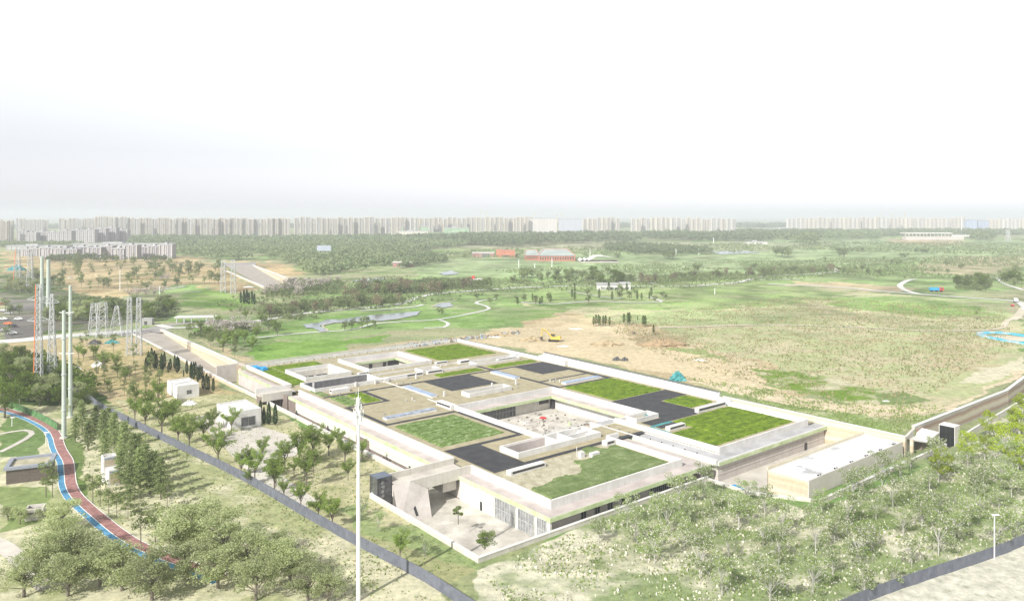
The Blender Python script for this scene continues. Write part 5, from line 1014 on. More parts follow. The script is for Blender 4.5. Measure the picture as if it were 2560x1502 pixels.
# ------------------------------------------------------------------ vegetation
LF = dict(
 vase=M_leaf('leaf_fresh', (0.17, 0.25, 0.045), (0.32, 0.42, 0.11), .5), sap=M_leaf('leaf_sparse', (0.15, 0.20, 0.06), (0.26, 0.32, 0.12), .45),
 con=M_leaf('needles_grey_green', (0.22, 0.28, 0.11), (0.36, 0.43, 0.19), .5), cyp=M_leaf('needles_dark', (0.012, 0.035, 0.010), (0.03, 0.065, 0.018), 0.05),
 rnd=M_leaf('leaf_deep', (0.085, 0.13, 0.02), (0.18, 0.25, 0.05), .4), olive=M_leaf('leaf_olive', (0.33, 0.38, 0.18), (0.50, 0.55, 0.30), .55), lime=M_leaf('leaf_lime', (0.24, 0.32, 0.02), (0.40, 0.48, 0.06), 0.4),
 blo=M_leaf('leaf_blossom', (0.20, 0.28, 0.08), (0.34, 0.43, 0.15), .5, flower=(0.82, 0.77, 0.76), famt=0.41), mag=M_leaf('blossom_pink', (0.08, 0.12, 0.03), (0.16, 0.19, 0.08), flower=(0.70, 0.60, 0.60), famt=0.53),
 far=M_leaf('leaf_far', (0.16, 0.21, 0.08), (0.28, 0.33, 0.16), .5), far2=M_leaf('leaf_far_brown', (0.20, 0.17, 0.10), (0.30, 0.26, 0.17), .4), pop=M_leaf('leaf_poplar', (0.04, 0.08, 0.012), (0.10, 0.15, 0.03)), wood=M_leaf('wood_canopy', (0.15, 0.20, 0.09), (0.28, 0.33, 0.18), .5))
def quad(mb, c, s, up=0.0):
    a = Vector((random.gauss(0, 1), random.gauss(0, 1), random.gauss(0, 1) * (1 - up))).normalized(); b = a.cross(Vector((random.gauss(0, 1), random.gauss(0, 1), random.gauss(0, 1)))).normalized()
    a, b = a * s * random.uniform(.6, 1.2), b * s * random.uniform(.4, .9); k = len(mb.v)
    mb.v += [tuple(c - a * .5 - b * .5), tuple(c + a * .5 - b * .3), tuple(c + a * .4 + b * .5), tuple(c - a * .4 + b * .4)]; mb.f.append((k, k + 1, k + 2, k + 3))
def clump(mb, c, r, n, s, flat=.8):
    for _ in range(n):
        d = Vector((random.gauss(0, 1), random.gauss(0, 1), random.gauss(0, 1))).normalized() * r * random.uniform(.35, 1) ** .6; d.z *= flat; quad(mb, c + d, s)
def make_tree(kind, seed):
    random.seed(seed); tr, cr = MB(), MB(); H = 10.0; stakes = None
    if kind == 'vase':
        tr.tube((0, 0, 0), (0, 0, 3), .2, .15, 7)
        for i in range(9):
            a = i * 2.4 + random.uniform(-.3, .3); tip = Vector((math.cos(a), math.sin(a), 0)) * random.uniform(1.2, 3.1); tip.z = random.uniform(6.0, 9.6) - tip.length * .35
            base = Vector((0, 0, random.uniform(2.0, 3.4))); prev = base
            for k in range(1, 6):
                f = k / 5; p = base.lerp(tip, f) + Vector((random.uniform(-.25, .25), random.uniform(-.25, .25), .5 * math.sin(f * 3.14))); tr.tube(prev, p, .11 * (1 - f * .75), .11 * (1 - f * .85) + .01, 5, False)
                if k >= 2:
                    clump(cr, p, .6, 46, .24)
                    for _ in range(2):
                        q = p + Vector((random.uniform(-1, 1), random.uniform(-1, 1), random.uniform(0, .9))) * .85; tr.tube(p, q, .03, .015, 3, False); clump(cr, q, .45, 24, .22)
                prev = p
    elif kind == 'sap':
        tr.tube((0, 0, 0), (.1, 0, 8.5), .14, .04, 5)
        for i in range(15):
            z = random.uniform(3.4, 9); a = i * 2.4; L = random.uniform(.6, 1.9) * (1.15 - abs(z - 6) / 6); p = Vector((math.cos(a) * L, math.sin(a) * L, z + .5 * L)); tr.tube((0, 0, z), p, .06, .03, 4, False); clump(cr, p, .75, 34, .36)
    elif kind == 'con':
        tr.tube((0, 0, 0), (0, 0, 9.6), .18, .04, 6)
        for i in range(44):
            z = 1.6 + 8.1 * (i / 44); L = (1 - ((z - 1.2) / 9.0) ** 1.6) * 2.6 * random.uniform(.45, 1.25) + .3; a = i * 2.4
            for k in range(4):
                f = (k + 1) / 4; p = Vector((math.cos(a) * L * f, math.sin(a) * L * f, z - .25 * L * f * f + random.uniform(-.15, .15)))
                if k == 3: tr.tube((0, 0, z), p, .04, .015, 3, False)
                clump(cr, p, .42 + .18 * (1 - f), 16, .3, .4)
    elif kind == 'cyp':
        tr.tube((0, 0, 0), (0, 0, 2), .15, .1, 6)
        for i in range(1500):
            z = random.uniform(.4, 10); w = 1.15 * math.sin(min(1, (z + .3) / 3.2) * 1.57) * (1 - (z / 10.2) ** 3) ** .8; a = random.uniform(0, 6.28); r = w * random.uniform(.6, 1); quad(cr, Vector((math.cos(a) * r, math.sin(a) * r, z)), .36)
    elif kind in ('rnd', 'olive'):
        tr.tube((0, 0, 0), (0, 0, 4.5), .28, .16, 7); cs = []
        for i in range(30):
            a = i * 2.4; z = random.uniform(3.2, 9); L = random.uniform(.8, 4.2) * math.sqrt(max(.12, 1 - ((z - 5.6) / 4.4) ** 2)); c = Vector((math.cos(a) * L, math.sin(a) * L, z)); cs.append(c); tr.tube((0, 0, min(4.4, z * .5)), c, .1, .03, 4, False)
        for c in cs: clump(cr, c, random.uniform(.95, 1.6), 125, .3)
    elif kind == 'lime':
        tr.tube((0, 0, 0), (0, 0, 4), .2, .12, 6)
        for i in range(20):
            a = i * 2.4; z = random.uniform(3.0, 9.5); L = random.uniform(.4, 2.4) * math.sqrt(max(.1, 1 - ((z - 6) / 4.2) ** 2)); c = Vector((math.cos(a) * L, math.sin(a) * L, z)); tr.tube((0, 0, z * .55), c, .07, .02, 4, False); clump(cr, c, .95, 95, .28)
        stakes = 4
    elif kind in ('blo', 'mag'):
        tr.tube((0, 0, 0), (0, 0, 3.2), .16, .1, 6)
        for i in range(17):
            a = i * 2.4; z = random.uniform(3.2, 9.3); L = random.uniform(.6, 3.3); c = Vector((math.cos(a) * L, math.sin(a) * L, z)); tr.tube((0, 0, min(3.2, z * .6)), c, .06, .02, 4, False); clump(cr, c, 1.15, 110 if kind == 'blo' else 80, .29)
        stakes = 3 if kind == 'blo' else None
    elif kind == 'pop':
        tr.tube((0, 0, 0), (0, 0, 9), .22, .05, 6)
        for i in range(26):
            z = 2.2 + 7.4 * i / 26; a = i * 2.4; L = 1.3 * math.sin(min(1, (z - 1.4) / 3.4) * 1.57) * (1.06 - (z / 10) ** 2.2); clump(cr, Vector((math.cos(a) * L * .8, math.sin(a) * L * .8, z)), .35 + .6 * max(.1, 1 - abs(z - 5) / 5), 34, .36, 1.1)
    elif kind in ('far', 'far2'):
        tr.tube((0, 0, 0), (0, 0, 4), .3, .16, 5)
        for i in range(13):
            a = i * 2.4; z = random.uniform(3, 8.6); L = random.uniform(.5, 3) * math.sqrt(max(.1, 1 - ((z - 5.5) / 4.6) ** 2)); c = Vector((math.cos(a) * L, math.sin(a) * L, z)); tr.tube((0, 0, z * .5), c, .1, .04, 3, False); clump(cr, c, 1.5, 26, .75)
    elif kind == 'pine':
        tr.tube((0, 0, 0), (.2, 0, 6), .3, .2, 6); tr.tube((.2, 0, 6), (-.2, 0, 8), .2, .1, 6)
        for c, r in (((-.2, 0, 8.6), 1.9), ((2.2, .5, 6.8), 1.7), ((-2.1, -.4, 5.8), 1.4), ((1.6, -.8, 5.2), 1.3), ((3, .6, 4.9), .9)): tr.tube((.1, 0, c[2] - 1.4), c, .12, .06, 4); clump(cr, Vector(c), r, 420, .35, .5)
    return tr, cr, stakes
mStake = M('weathered_stake', (0.30, 0.28, 0.25), var=.15)
TREEMAT = dict(pine='rnd')
protos = {}
def get_proto(kind, var):
    k = (kind, var)
    if k in protos: return protos[k], False
    tr, cr, st = make_tree(kind, hash_seed(kind) + var); t = bpy.data.objects.new({'cyp': 'cypress_tree', 'con': 'conifer_tree', 'pop': 'poplar_tree', 'sap': 'sapling', 'blo': 'blossom_tree', 'mag': 'magnolia_tree', 'pine': 'pine_tree', 'far': 'park_tree', 'far2': 'park_tree', 'vase': 'vase_shaped_tree', 'rnd': 'broadleaf_tree', 'olive': 'broadleaf_tree', 'lime': 'lime_green_tree'}.get(kind, 'leafy_tree'), None); col.objects.link(t)
    a = tr.build('trunk', mBarkW if kind in ('blo', 'lime') else mBark, t); b = cr.build('crown', LF[TREEMAT.get(kind, kind)], t); ch = [a, b]
    if st:
        for i in range(st):
            q = MB(); an = i * 2 * math.pi / st + .4; q.tube((math.cos(an) * 2.1, math.sin(an) * 2.1, 0), (math.cos(an) * .12, math.sin(an) * .12, 3.2), .045, .045, 4); ch.append(q.build('stake', mStake, t))
    kids[t.name] = ch; protos[k] = t; return t, True
def hash_seed(k): return sum(ord(c) * (i + 3) for i, c in enumerate(k)) * 10
def plant(kind, x, y, hpx=None, hm=None, label='tree', cat='tree', group=None, world=None, nvar=3, wide=1.0):
    p = world if world is not None else G(x, y); h = hm if hm else hpx * p.y / FPX; sc = h / 10.0; var = random.randrange(nvar); st = random.getstate(); src, new = get_proto(kind, var); random.setstate(st)
    z = TH(p.x, p.y); rot = random.uniform(0, 6.28); wz = wide * random.uniform(.9, 1.12)
    if new: t = src; t.location = (p.x, p.y, z); t.rotation_euler = (0, 0, rot); t.scale = (sc * wz, sc * wz, sc)
    else: t = copy_thing(src, (p.x, p.y, z), rot, (sc * wz, sc * wz, sc))
    if len(label.split()) > 16: print('LONG', label)
    tag(t, label, cat, group); return t
def grove(kind, lst, desc, where, group, cat='tree', wide=1.0, nvar=3):
    """lst of (x, y, height px); each gets its own place among its neighbours in the label"""
    lst = sorted(lst); n = len(lst)
    for i, q in enumerate(lst): plant(q[3] if len(q) > 3 else kind, q[0], q[1], q[2], label=f'{desc}, {ordn(i, n)} {where}', cat=cat, group=group, wide=wide, nvar=nvar)
def scatter(x0, x1, ylo, yhi, n, h0, h1, kinds=('far',), seed=1, poly=None, mind=.35):
    random.seed(seed); out = []; tries = 0
    while len(out) < n and tries < n * 60:
        tries += 1; x = random.uniform(x0, x1); f = (x - x0) / (x1 - x0); a = ylo[0] + (ylo[1] - ylo[0]) * f; b = yhi[0] + (yhi[1] - yhi[0]) * f; y = random.uniform(a, b)
        if all(abs(x - o[0]) + 3.0 * abs(y - o[1]) > (h0 * mind) for o in out): out.append((x, y, random.uniform(h0, h1), random.choice(kinds)))
    return out
random.seed(21)
grove('vase', [(337,1057,75),(363,1073,82),(404,1093,112),(445,1112,92),(473,1124,98),(509,1103,72),(545,1165,108),(578,1083,72),(603,1190,70),(340,1010,55),(395,1015,75),(372,1035,70),(432,1060,70),(530,1075,62)], 'leafy vase shaped tree', 'of those near the cream huts', 'vase shaped trees by the huts')
random.seed(22)
grove('vase', [(637,1208,95),(690,1213,88),(712,1172,88),(748,1165,112),(782,1148,98),(765,1220,108),(822,1140,72),(862,1165,85),(905,1150,60),(686,1232,98),(752,1275,82),(796,1302,82),(831,1322,98),(783,1180,76),(845,1120,60),(622,1183,72),(1000,1403,88),(655,1148,65)], 'leafy vase shaped tree', 'between hoarding and museum side wall', 'vase shaped trees by the long wall')
random.seed(23)
grove('vase', [(710,1247,58),(870,1200,60),(620,1215,50),(735,1190,50)], 'small thin tree with few leaves', 'behind the hoarding at mid left', 'thin trees behind the hoarding')
random.seed(24)
grove('con', [(235,1098,72),(258,1108,88),(285,1125,100),(310,1160,112),(335,1190,112),(350,1220,108),(375,1235,112),(402,1248,112),(300,1212,92),(325,1250,100),(205,1078,80),(188,1105,68),(220,1125,75),(386,1212,88),(262,1150,80),(345,1165,85),(270,1085,70),(365,1195,90),(240,1070,60)], 'feathery grey green conifer', 'in the belt beside the track', 'conifers beside the track', nvar=4)
random.seed(25)
grove('sap', [(232,1258,88),(250,1266,82),(272,1284,82),(292,1292,75),(352,1364,112),(388,1360,112),(115,1242,95),(131,1243,80),(320,1300,70),(418,1270,70)], 'tall thin trunked young tree', 'between track and conifers', 'thin trees by the track')
random.seed(26)
grove('rnd', [(20,935,62,'rnd'),(60,952,66,'olive'),(95,967,66,'rnd'),(30,985,75,'rnd'),(72,1000,76,'rnd'),(120,1000,72,'olive'),(140,975,62,'rnd'),(5,905,50,'olive'),(48,918,55,'rnd'),(215,990,46,'rnd'),(200,1000,50,'olive'),(232,1003,44,'rnd'),(12,1045,95,'rnd'),(150,1015,55,'rnd'),(100,1015,60,'olive'),(50,1008,55,'rnd'),(180,1040,50,'olive'),(205,1030,60,'rnd'),(0,965,60,'rnd')], 'dense dark broadleaf tree', 'beyond the green hoarding', 'dense trees beyond the green hoarding')
random.seed(27)
grove('olive', [(150,1395,118),(195,1420,112),(250,1465,118),(120,1445,112),(305,1475,118),(495,1375,135),(440,1395,118),(560,1402,122),(620,1432,118),(685,1440,105),(725,1462,108),(60,1490,110),(380,1500,118),(170,1490,118),(545,1470,110),(470,1460,110),(640,1500,110),(770,1500,95),(820,1510,90),(700,1380,60),(20,1300,40),(50,1310,45),(110,1310,40),(155,1330,80)], 'broad round crowned tree', 'in the lower left foreground', 'round trees in the lower left', wide=1.35)
random.seed(28)
grove('cyp', [(365,930,38),(371,915,38),(379,909,40),(386,922,46),(391,921,38),(374,922,34),(404,925,42),(411,918,38),(406,930,36),(421,931,26),(426,925,30),(437,922,36),(443,932,42),(447,927,34),(467,934,34),(478,946,42),(484,948,44),(489,938,34),(495,955,42),(500,949,38),(505,946,32),(459,942,18),(508,972,36),(516,975,42),(522,976,36),(533,978,34),(478,938,30),(651,1050,50),(660,1060,44),(672,1062,58),(688,1062,52)], 'dark narrow cypress', 'in the row behind the cream huts', 'cypresses behind the huts')
grove('cyp', [(602,757,30),(610,758,36),(617,757,36),(622,760,30),(630,758,34),(636,760,28)], 'dark narrow cypress', 'of the small clump by the far lawn', 'cypresses by the far lawn')
random.seed(29)
grove('pop', [(1484,816,26),(1490,814,30),(1496,814,30),(1500,816,28),(1508,815,28),(1514,814,28),(1524,816,26)], 'slender young poplar', 'in the left clump on the bare earth', 'poplars left clump')
grove('pop', [(1560,810,28),(1570,811,32),(1574,811,32)], 'slender poplar', 'of the middle three on the bare earth', 'poplars middle')
plant('pop', 1594, 802, 14, label='small round poplar between the clumps on the bare earth'); grove('pop', [(1608,816,30),(1613,817,30)], 'slender poplar', 'of the right pair on the bare earth', 'poplars right pair'); plant('pop', 1634, 836, 26, label='lone young poplar beside the weedy brown mound')
plant('sap', 2442, 800, 36, label='lone sparse young tree in the meadow by the farm track')
random.seed(30)
grove('lime', [(2419,1162,88),(2462,1152,68),(2514,1168,118),(2470,1095,70),(2347,1205,90),(2372,1195,60),(2548,1100,92),(2535,1085,70),(2556,1060,80),(2545,1185,90)], 'lime green staked young tree', 'near the white framed glazed tower', 'lime green trees at the right', nvar=4)
# blossom orchard in rows on the right foreground
random.seed(31); rows = 0
for r, v in enumerate((-13, -20, -27.5, -36, -44, -52, -60, -68)):
    lst = []
    u = 2 + (r % 2) * 3.5
    while u < 175:
        uu, vv = u + random.uniform(-1.4, 1.4), v + random.uniform(-1.3, 1.3); u += 9.3
        if -31 < vv and uu > 44: continue
        if vv > -41 and uu > 120: continue
        w = W(uu, vv, 2); X = 1280 + FPX * w.x / w.y; Y = HZ + FPX * (CAMH - 2) / w.y
        if X < 1240 or X > 2620 or Y > 1640 or Y < 1150: continue
        # stay on the museum's side of the hoarding
        hy = 1580 + (X - 2000) * (1362 - 1580) / 560.0
        if Y > hy - 14: continue
        lst.append((X, Y, w))
    lst.sort(key=lambda q: q[0])
    for i, (X, Y, w) in enumerate(lst):
        plant('blo', 0, 0, hm=random.uniform(5.4, 9.0), world=w, label=f'white blossoming tree, {ordn(i, len(lst))}, {["first","second","third","fourth","fifth","sixth","seventh","eighth"][r]} row out', group='blossoming trees in the right foreground', nvar=5)
random.seed(32)
grove('blo', [(945,1330,50),(1010,1360,45),(1060,1390,50),(905,1290,45)], 'low flowering tree', 'left of the entrance court wall', 'small trees left of the court')
plant('pine', 1140, 1357, 48, label='pruned cloud pine standing in the entrance courtyard', world=W(-16.5, 12.2, 0))
random.seed(33); plant('rnd', 0, 0, hm=4.0, world=W(-19.5, -1.5, 0), label='low round shrub in the near corner of the entrance court', cat='shrub', wide=1.5)
# magnolias
random.seed(34)
grove('mag', [(540,840,42),(565,835,45),(590,830,42),(612,828,38),(575,850,40),(640,835,34),(525,820,30)], 'pink white blossoming magnolia', 'in the bed right of the ramp', 'magnolias right of the ramp', wide=1.4)
grove('mag', [(665,740,28),(690,736,30),(712,732,34),(735,728,36),(755,732,38),(778,726,36),(800,722,32),(675,728,24),(820,712,24),(845,704,20),(745,742,30)], 'pink white blossoming magnolia', 'in the belt below the far ramp', 'magnolias below the far ramp', wide=1.5)
grove('mag', [(325,742,26),(345,742,28),(365,742,28),(385,740,26),(405,738,24),(418,700,20),(405,702,18),(380,780,24),(400,778,24)], 'pale blossoming magnolia', 'in the rows left of the lawn', 'magnolias left of the lawn', wide=1.5)
# saplings of the sandy plantation
random.seed(35)
pl = [q for q in scatter(190, 600, (845, 990), (975, 1080), 95, 34, 52, ('sap', 'sap', 'vase'), 36) if UV(*G(q[0], q[1])[:2])[0] < -13 and not (400 < q[0] < 680 and 900 < q[1] < 1085) and UV(*G(q[0], q[1])[:2])[0] > -54]
grove('sap', pl, 'sparse sapling', 'in the sand left of the ramp', 'saplings left of the ramp')
grove('sap', scatter(130, 560, (655, 668), (735, 720), 85, 24, 36, ('sap', 'sap', 'far'), 37), 'sparse sapling', 'in the far sandy plantation', 'saplings of the far plantation')
grove('sap', scatter(460, 600, (828, 868), (845, 900), 16, 34, 46, ('sap',), 38), 'thin sapling', 'on the sand right of the ramp wall', 'saplings right of the ramp')
grove('vase', [(558,880,50),(590,870,50),(612,862,45),(640,850,42),(520,850,44),(500,835,40),(690,838,44),(655,815,36),(545,815,34),(615,800,30),(575,862,46),(630,880,44)], 'fresh green young tree', 'on the lawn right of the ramp', 'young trees right of the ramp')
# park trees
grove('far', scatter(650, 1010, (782, 752), (800, 764), 44, 26, 38, ('far', 'far', 'far2'), 41), 'leafy park tree', 'in the stand above the winding path', 'trees above the winding path')
grove('far', scatter(860, 1220, (722, 715), (752, 728), 40, 26, 36, ('far', 'far', 'far2'), 42), 'leafy park tree', 'in the stand below the far ponds', 'trees below the far ponds')
grove('far', scatter(1270, 1590, (694, 690), (712, 710), 40, 22, 34, ('far', 'far', 'rnd'), 43), 'leafy park tree', 'in the stand behind the white pavilion', 'trees behind the pavilion')
grove('far', scatter(1600, 2080, (698, 672), (712, 684), 44, 16, 26, ('far', 'far', 'far2'), 44), 'leafy park tree', 'in the long belt above the main path', 'trees above the main path')
grove('far', scatter(2095, 2200, (676, 676), (690, 690), 12, 16, 22, ('far',), 45), 'leafy park tree', 'in the clump right of the path bend', 'trees right of the bend')
grove('far', scatter(2390, 2475, (700, 706), (722, 726), 13, 22, 32, ('rnd', 'far'), 46), 'leafy park tree', 'in the dark clump at the right', 'trees in the dark right clump')
grove('rnd', scatter(2485, 2560, (690, 690), (712, 716), 9, 22, 34, ('rnd', 'olive'), 47), 'leafy park tree', 'at the right edge of the park', 'trees at the right edge')
grove('far', scatter(1430, 1680, (728, 728), (760, 756), 22, 18, 30, ('far', 'pop'), 48), 'light leafy tree', 'in front of the white pavilion', 'trees before the pavilion')
grove('far', scatter(1285, 1380, (748, 748), (768, 768), 10, 18, 28, ('far', 'pop'), 49), 'light leafy tree', 'in the small grove above the bare earth', 'trees above the bare earth')
grove('far', [(862,826,30),(880,822,30),(905,820,34),(918,815,28),(935,822,26),(1098,785,22),(1105,788,22),(1192,748,20),(1225,760,22),(1240,752,20),(672,828,44),(694,838,40)], 'round leafy tree', 'scattered round the long pond', 'trees round the pond')
grove('far', [(1955,642,30),(1970,644,28),(1940,640,24),(2110,643,26),(2098,640,24),(2130,630,12),(2155,630,12),(2145,631,14),(1745,676,24),(1738,676,20),(1663,646,24),(1672,648,24),(1683,647,22),(2290,633,14),(2305,633,15),(2315,633,14),(1540,643,14),(1545,645,16),(2063,652,12),(1950,668,14),(1885,672,16),(2254,645,14),(2270,641,12)], 'lone rounded tree', 'standing in the far pale meadow', 'trees dotted in the far meadow', wide=1.3)
grove('far', scatter(115, 440, (775, 762), (815, 800), 40, 30, 42, ('rnd', 'far', 'olive'), 50), 'dense leafy tree', 'in the wood above the road junction', 'trees above the junction')
grove('far', scatter(0, 110, (690, 700), (730, 745), 14, 26, 38, ('olive', 'far'), 51), 'dense leafy tree', 'between car park and far pylon', 'trees above the car park')
grove('far', scatter(0, 110, (768, 768), (838, 842), 8, 26, 34, ('far',), 52), 'small leafy tree', 'standing in the car park', 'trees in the car park')
grove('far', scatter(2200, 2420, (640, 650), (680, 690), 16, 10, 18, ('far',), 53), 'small leafy tree', 'in the far right meadow', 'trees of the far right meadow')
# far woods: one mass each
def wood(poly, h, sp, label_seed, mat='wood', q=26, size=2.6):
    random.seed(label_seed); P_ = [G(*p) for p in poly]; xs = [p.x for p in P_]; ys = [p.y for p in P_]; mb = MB(); V = []; F = []
    pl = [(p.x, p.y) for p in P_]; nx = int((max(xs) - min(xs)) / sp) + 1; ny = int((max(ys) - min(ys)) / (sp * 1.25)) + 1
    gx, gy = np.meshgrid(min(xs) + (np.arange(nx)) * sp, min(ys) + np.arange(ny) * sp * 1.25, indexing='ij'); gx = gx.ravel() + rng.uniform(-.45, .45, nx * ny) * sp; gy = gy.ravel() + rng.uniform(-.45, .45, nx * ny) * sp
    k = inpoly(gx, gy, pl) & (np.array([abs(a) < .74 * b for a, b in zip(gx, gy)])); gx, gy = gx[k], gy[k]; n = len(gx)
    dens = fbm(gx / 90, gy / 130, 3); k = dens > .36; gx, gy = gx[k], gy[k]; n = len(gx); hh = h * rng.uniform(.6, 1.2, n) * (.7 + .5 * fbm(gx / 60, gy / 60, 2))
    th = rng.uniform(0, 6.283, (n, q)); el = rng.uniform(-.5, 1, (n, q)); rr = sp * .62 * np.sqrt(1 - np.clip(el, 0, 1) ** 2) * rng.uniform(.6, 1.05, (n, q))
    cx = gx[:, None] + np.cos(th) * rr; cy = gy[:, None] + np.sin(th) * rr; cz = 5.9 + hh[:, None] * (.6 + .4 * el)
    c = np.stack([cx, cy, cz], -1).reshape(-1, 3); m = len(c); a = rng.normal(size=(m, 3)); a /= np.linalg.norm(a, axis=1)[:, None]; b = np.cross(a, rng.normal(size=(m, 3))); b /= np.linalg.norm(b, axis=1)[:, None]; s = size * rng.uniform(.6, 1.3, m)[:, None] * .5
    v = np.stack([c - a * s - b * s, c + a * s - b * s, c + a * s + b * s, c - a * s + b * s], 1).reshape(-1, 3)
    me = bpy.data.meshes.new('woodland'); me.vertices.add(len(v)); me.vertices.foreach_set('co', v.ravel()); me.loops.add(len(v)); me.loops.foreach_set('vertex_index', np.arange(len(v), dtype=np.int32)); me.polygons.add(m); me.polygons.foreach_set('loop_start', np.arange(0, 4 * m, 4, dtype=np.int32)); me.update(); me.materials.append(LF[mat])
    o = bpy.data.objects.new('woodland', me); col.objects.link(o); tag(o, kind='stuff'); return n
NW = 0
NW += wood([(440,612),(720,606),(1020,600),(1290,596),(1290,608),(1180,614),(1040,628),(1020,650),(960,668),(860,682),(770,692),(750,668),(700,657),(640,657),(500,645),(440,640)], 12, 10, 1, size=2.4)
NW += wood([(1000,603),(1290,596),(2030,588),(2070,600),(1900,604),(1640,602),(1500,606),(1290,618),(1170,614)], 19, 13, 2, size=3.2)
NW += wood([(1510,617),(1570,614),(1780,628),(1775,637),(1640,635),(1520,628)], 10, 8, 3, size=2)
NW += wood([(318,598),(720,598),(1290,590),(1290,597),(1000,602),(720,606),(440,612),(318,610)], 12, 15, 4, size=3.6)
NW += wood([(1945,606),(1990,600),(2045,603),(2045,614),(1990,617),(1950,613)], 24, 12, 5, size=3)
NW += wood([(2060,592),(2200,589),(2200,596),(2120,600),(2060,602)], 20, 13, 6, size=3); NW += wood([(2420,592),(2480,592),(2485,604),(2430,606)], 22, 13, 7, size=3)
NW += wood([(1850,580),(2560,578),(2560,588),(2060,592),(1850,592)], 12, 22, 8, size=5)
NW += wood([(0,612),(430,614),(430,622),(0,618)], 9, 10, 9, size=2.4); NW += wood([(120,648),(430,646),(440,654),(120,655)], 8, 6, 10, size=1.8)
NW += wood([(1030,640),(1060,632),(1120,655),(1000,672)], 9, 8, 11, size=2)
NW += wood([(-100,566),(2700,560),(2700,568),(-100,572)], 12, 60, 12, size=14, q=18)
print('wood trees', NW)

def tufts(name, poly, n, size, seed, mat, zmin=0.0):
    g = np.random.default_rng(seed); P_ = [G(*p) for p in poly]; xs = [p.x for p in P_]; ys = [p.y for p in P_]; pl = [(p.x, p.y) for p in P_]
    m = n * 4; x = g.uniform(min(xs), max(xs), m); y = g.uniform(min(ys), max(ys), m); k = inpoly(x, y, pl); x, y = x[k], y[k]; d = fbm(x / 7, y / 7, 4) + g.uniform(-.22, .22, len(x)); k = d > .5; x, y = x[k][:n], y[k][:n]; m = len(x)
    u, v = UV(x, y); z = hgt_uv(u, v); k = ~(((u > -9.9) & (u < 112.2) & (v > -6) & (v < 322)) | ((u > -24.5) & (u < 0) & (v > -6) & (v < 42))); x, y, z = x[k], y[k], z[k]; m = len(x)
    z = z + (fbm(x / 60, y / 60, 3) - 0.5) * 1.2 * sstep(330, 700, y) - 0.3 * sstep(330, 700, y)
    a = g.uniform(0, 6.28, m); s = size * g.uniform(.5, 1.5, m); dx, dy = np.cos(a) * s * .6, np.sin(a) * s * .6; lx, ly = g.normal(size=m) * s * .25, g.normal(size=m) * s * .25; o = np.ones(m) * -.05
    V = np.stack([np.stack([x - dx, y - dy, z + o], -1), np.stack([x + dx, y + dy, z + o], -1), np.stack([x + dx * .7 + lx, y + dy * .7 + ly, z + s * .8], -1), np.stack([x - dx * .5 + lx, y - dy * .5 + ly, z + s], -1)], 1).reshape(-1, 3)
    me = bpy.data.meshes.new(name); me.vertices.add(len(V)); me.vertices.foreach_set('co', V.ravel()); me.loops.add(len(V)); me.loops.foreach_set('vertex_index', np.arange(len(V), dtype=np.int32)); me.polygons.add(m); me.polygons.foreach_set('loop_start', np.arange(0, 4 * m, 4, dtype=np.int32)); me.update(); me.materials.append(mat)
    o = bpy.data.objects.new(name, me); col.objects.link(o); tag(o, kind='stuff')
mTuftG = M_leaf('grass_green', (0.20, 0.27, 0.08), (0.32, 0.39, 0.16), .5); mTuftD = M_leaf('grass_dry', (0.36, 0.30, 0.17), (0.48, 0.43, 0.27), .5); mTuftP = M_leaf('ground_flowers', (0.55, 0.52, 0.42), (0.70, 0.67, 0.60), .2)
RF = [(1200,1425),(1768,1200),(1870,1238),(2030,1275),(2260,1195),(2400,1125),(2560,1030),(2560,1350),(2150,1500),(1300,1560)]
tufts('grass', RF, 14000, .32, 1, mTuftG); tufts('flower_litter', RF, 9000, .3, 2, mTuftP)
LFG = [(200,1100),(260,1010),(640,1205),(1060,1440),(1100,1560),(620,1440),(400,1370),(260,1280),(210,1215)]
tufts('grass', LFG, 7000, .28, 3, mTuftG); tufts('dry_grass', LFG, 4000, .25, 4, mTuftD)
tufts('grass', [(260,1000),(600,985),(1000,1180),(940,1240),(1190,1420),(1120,1465),(640,1205)], 5000, .28, 5, mTuftG)
MD = [(1500,800),(2000,740),(2500,770),(2540,860),(2380,950),(2250,1060),(2080,1000),(1750,925),(1560,850)]
tufts('dry_grass', MD, 12000, .5, 6, mTuftD); tufts('grass', MD, 6000, .45, 7, mTuftG)
tufts('grass', [(1700,940),(1900,970),(2250,1010),(2380,1040),(2250,1120),(1950,1030)], 5000, .4, 8, mTuftG)
# shrub thickets of the park: low masses
wood([(650,800),(1000,765),(1300,730),(1700,720),(2100,690),(2450,700),(2560,720),(2560,640),(2100,650),(1500,665),(1000,690),(700,720),(520,760),(640,800)], 2.6, 11, 120, 'far', 10, 1.3)
wood([(1050,650),(1500,640),(2000,625),(2560,640),(2560,610),(2000,606),(1300,622),(1040,635)], 4, 20, 121, 'far', 10, 2.2)
wood([(1500,790),(1900,760),(2500,790),(2540,860),(2300,960),(2000,950),(1700,880)], .9, 12, 122, 'far', 7, .7)
wood([(0,900),(110,900),(245,985),(250,1035),(150,1050),(0,1010)], 3.5, 2.4, 123, 'rnd', 24, .7)
for i, q in enumerate(([(650,790),(850,765),(1010,755),(1010,748),(860,745),(700,768),(640,780)], [(860,735),(1040,735),(1230,715),(1220,700),(1080,700),(950,712)], [(1270,708),(1580,706),(1580,690),(1400,680),(1290,692)], [(1600,710),(1900,694),(2080,676),(2070,666),(1900,672),(1620,695)],
                       [(120,805),(440,792),(440,765),(230,745),(120,750)], [(660,745),(840,735),(860,705),(760,700),(680,720)], [(700,800),(760,800),(800,795),(700,790)], [(2395,725),(2470,728),(2480,700),(2400,695)], [(480,850),(640,840),(640,815),(500,822)])):
    wood(q, 2.8, 4.2, 90 + i, 'far', 12, 1.2)
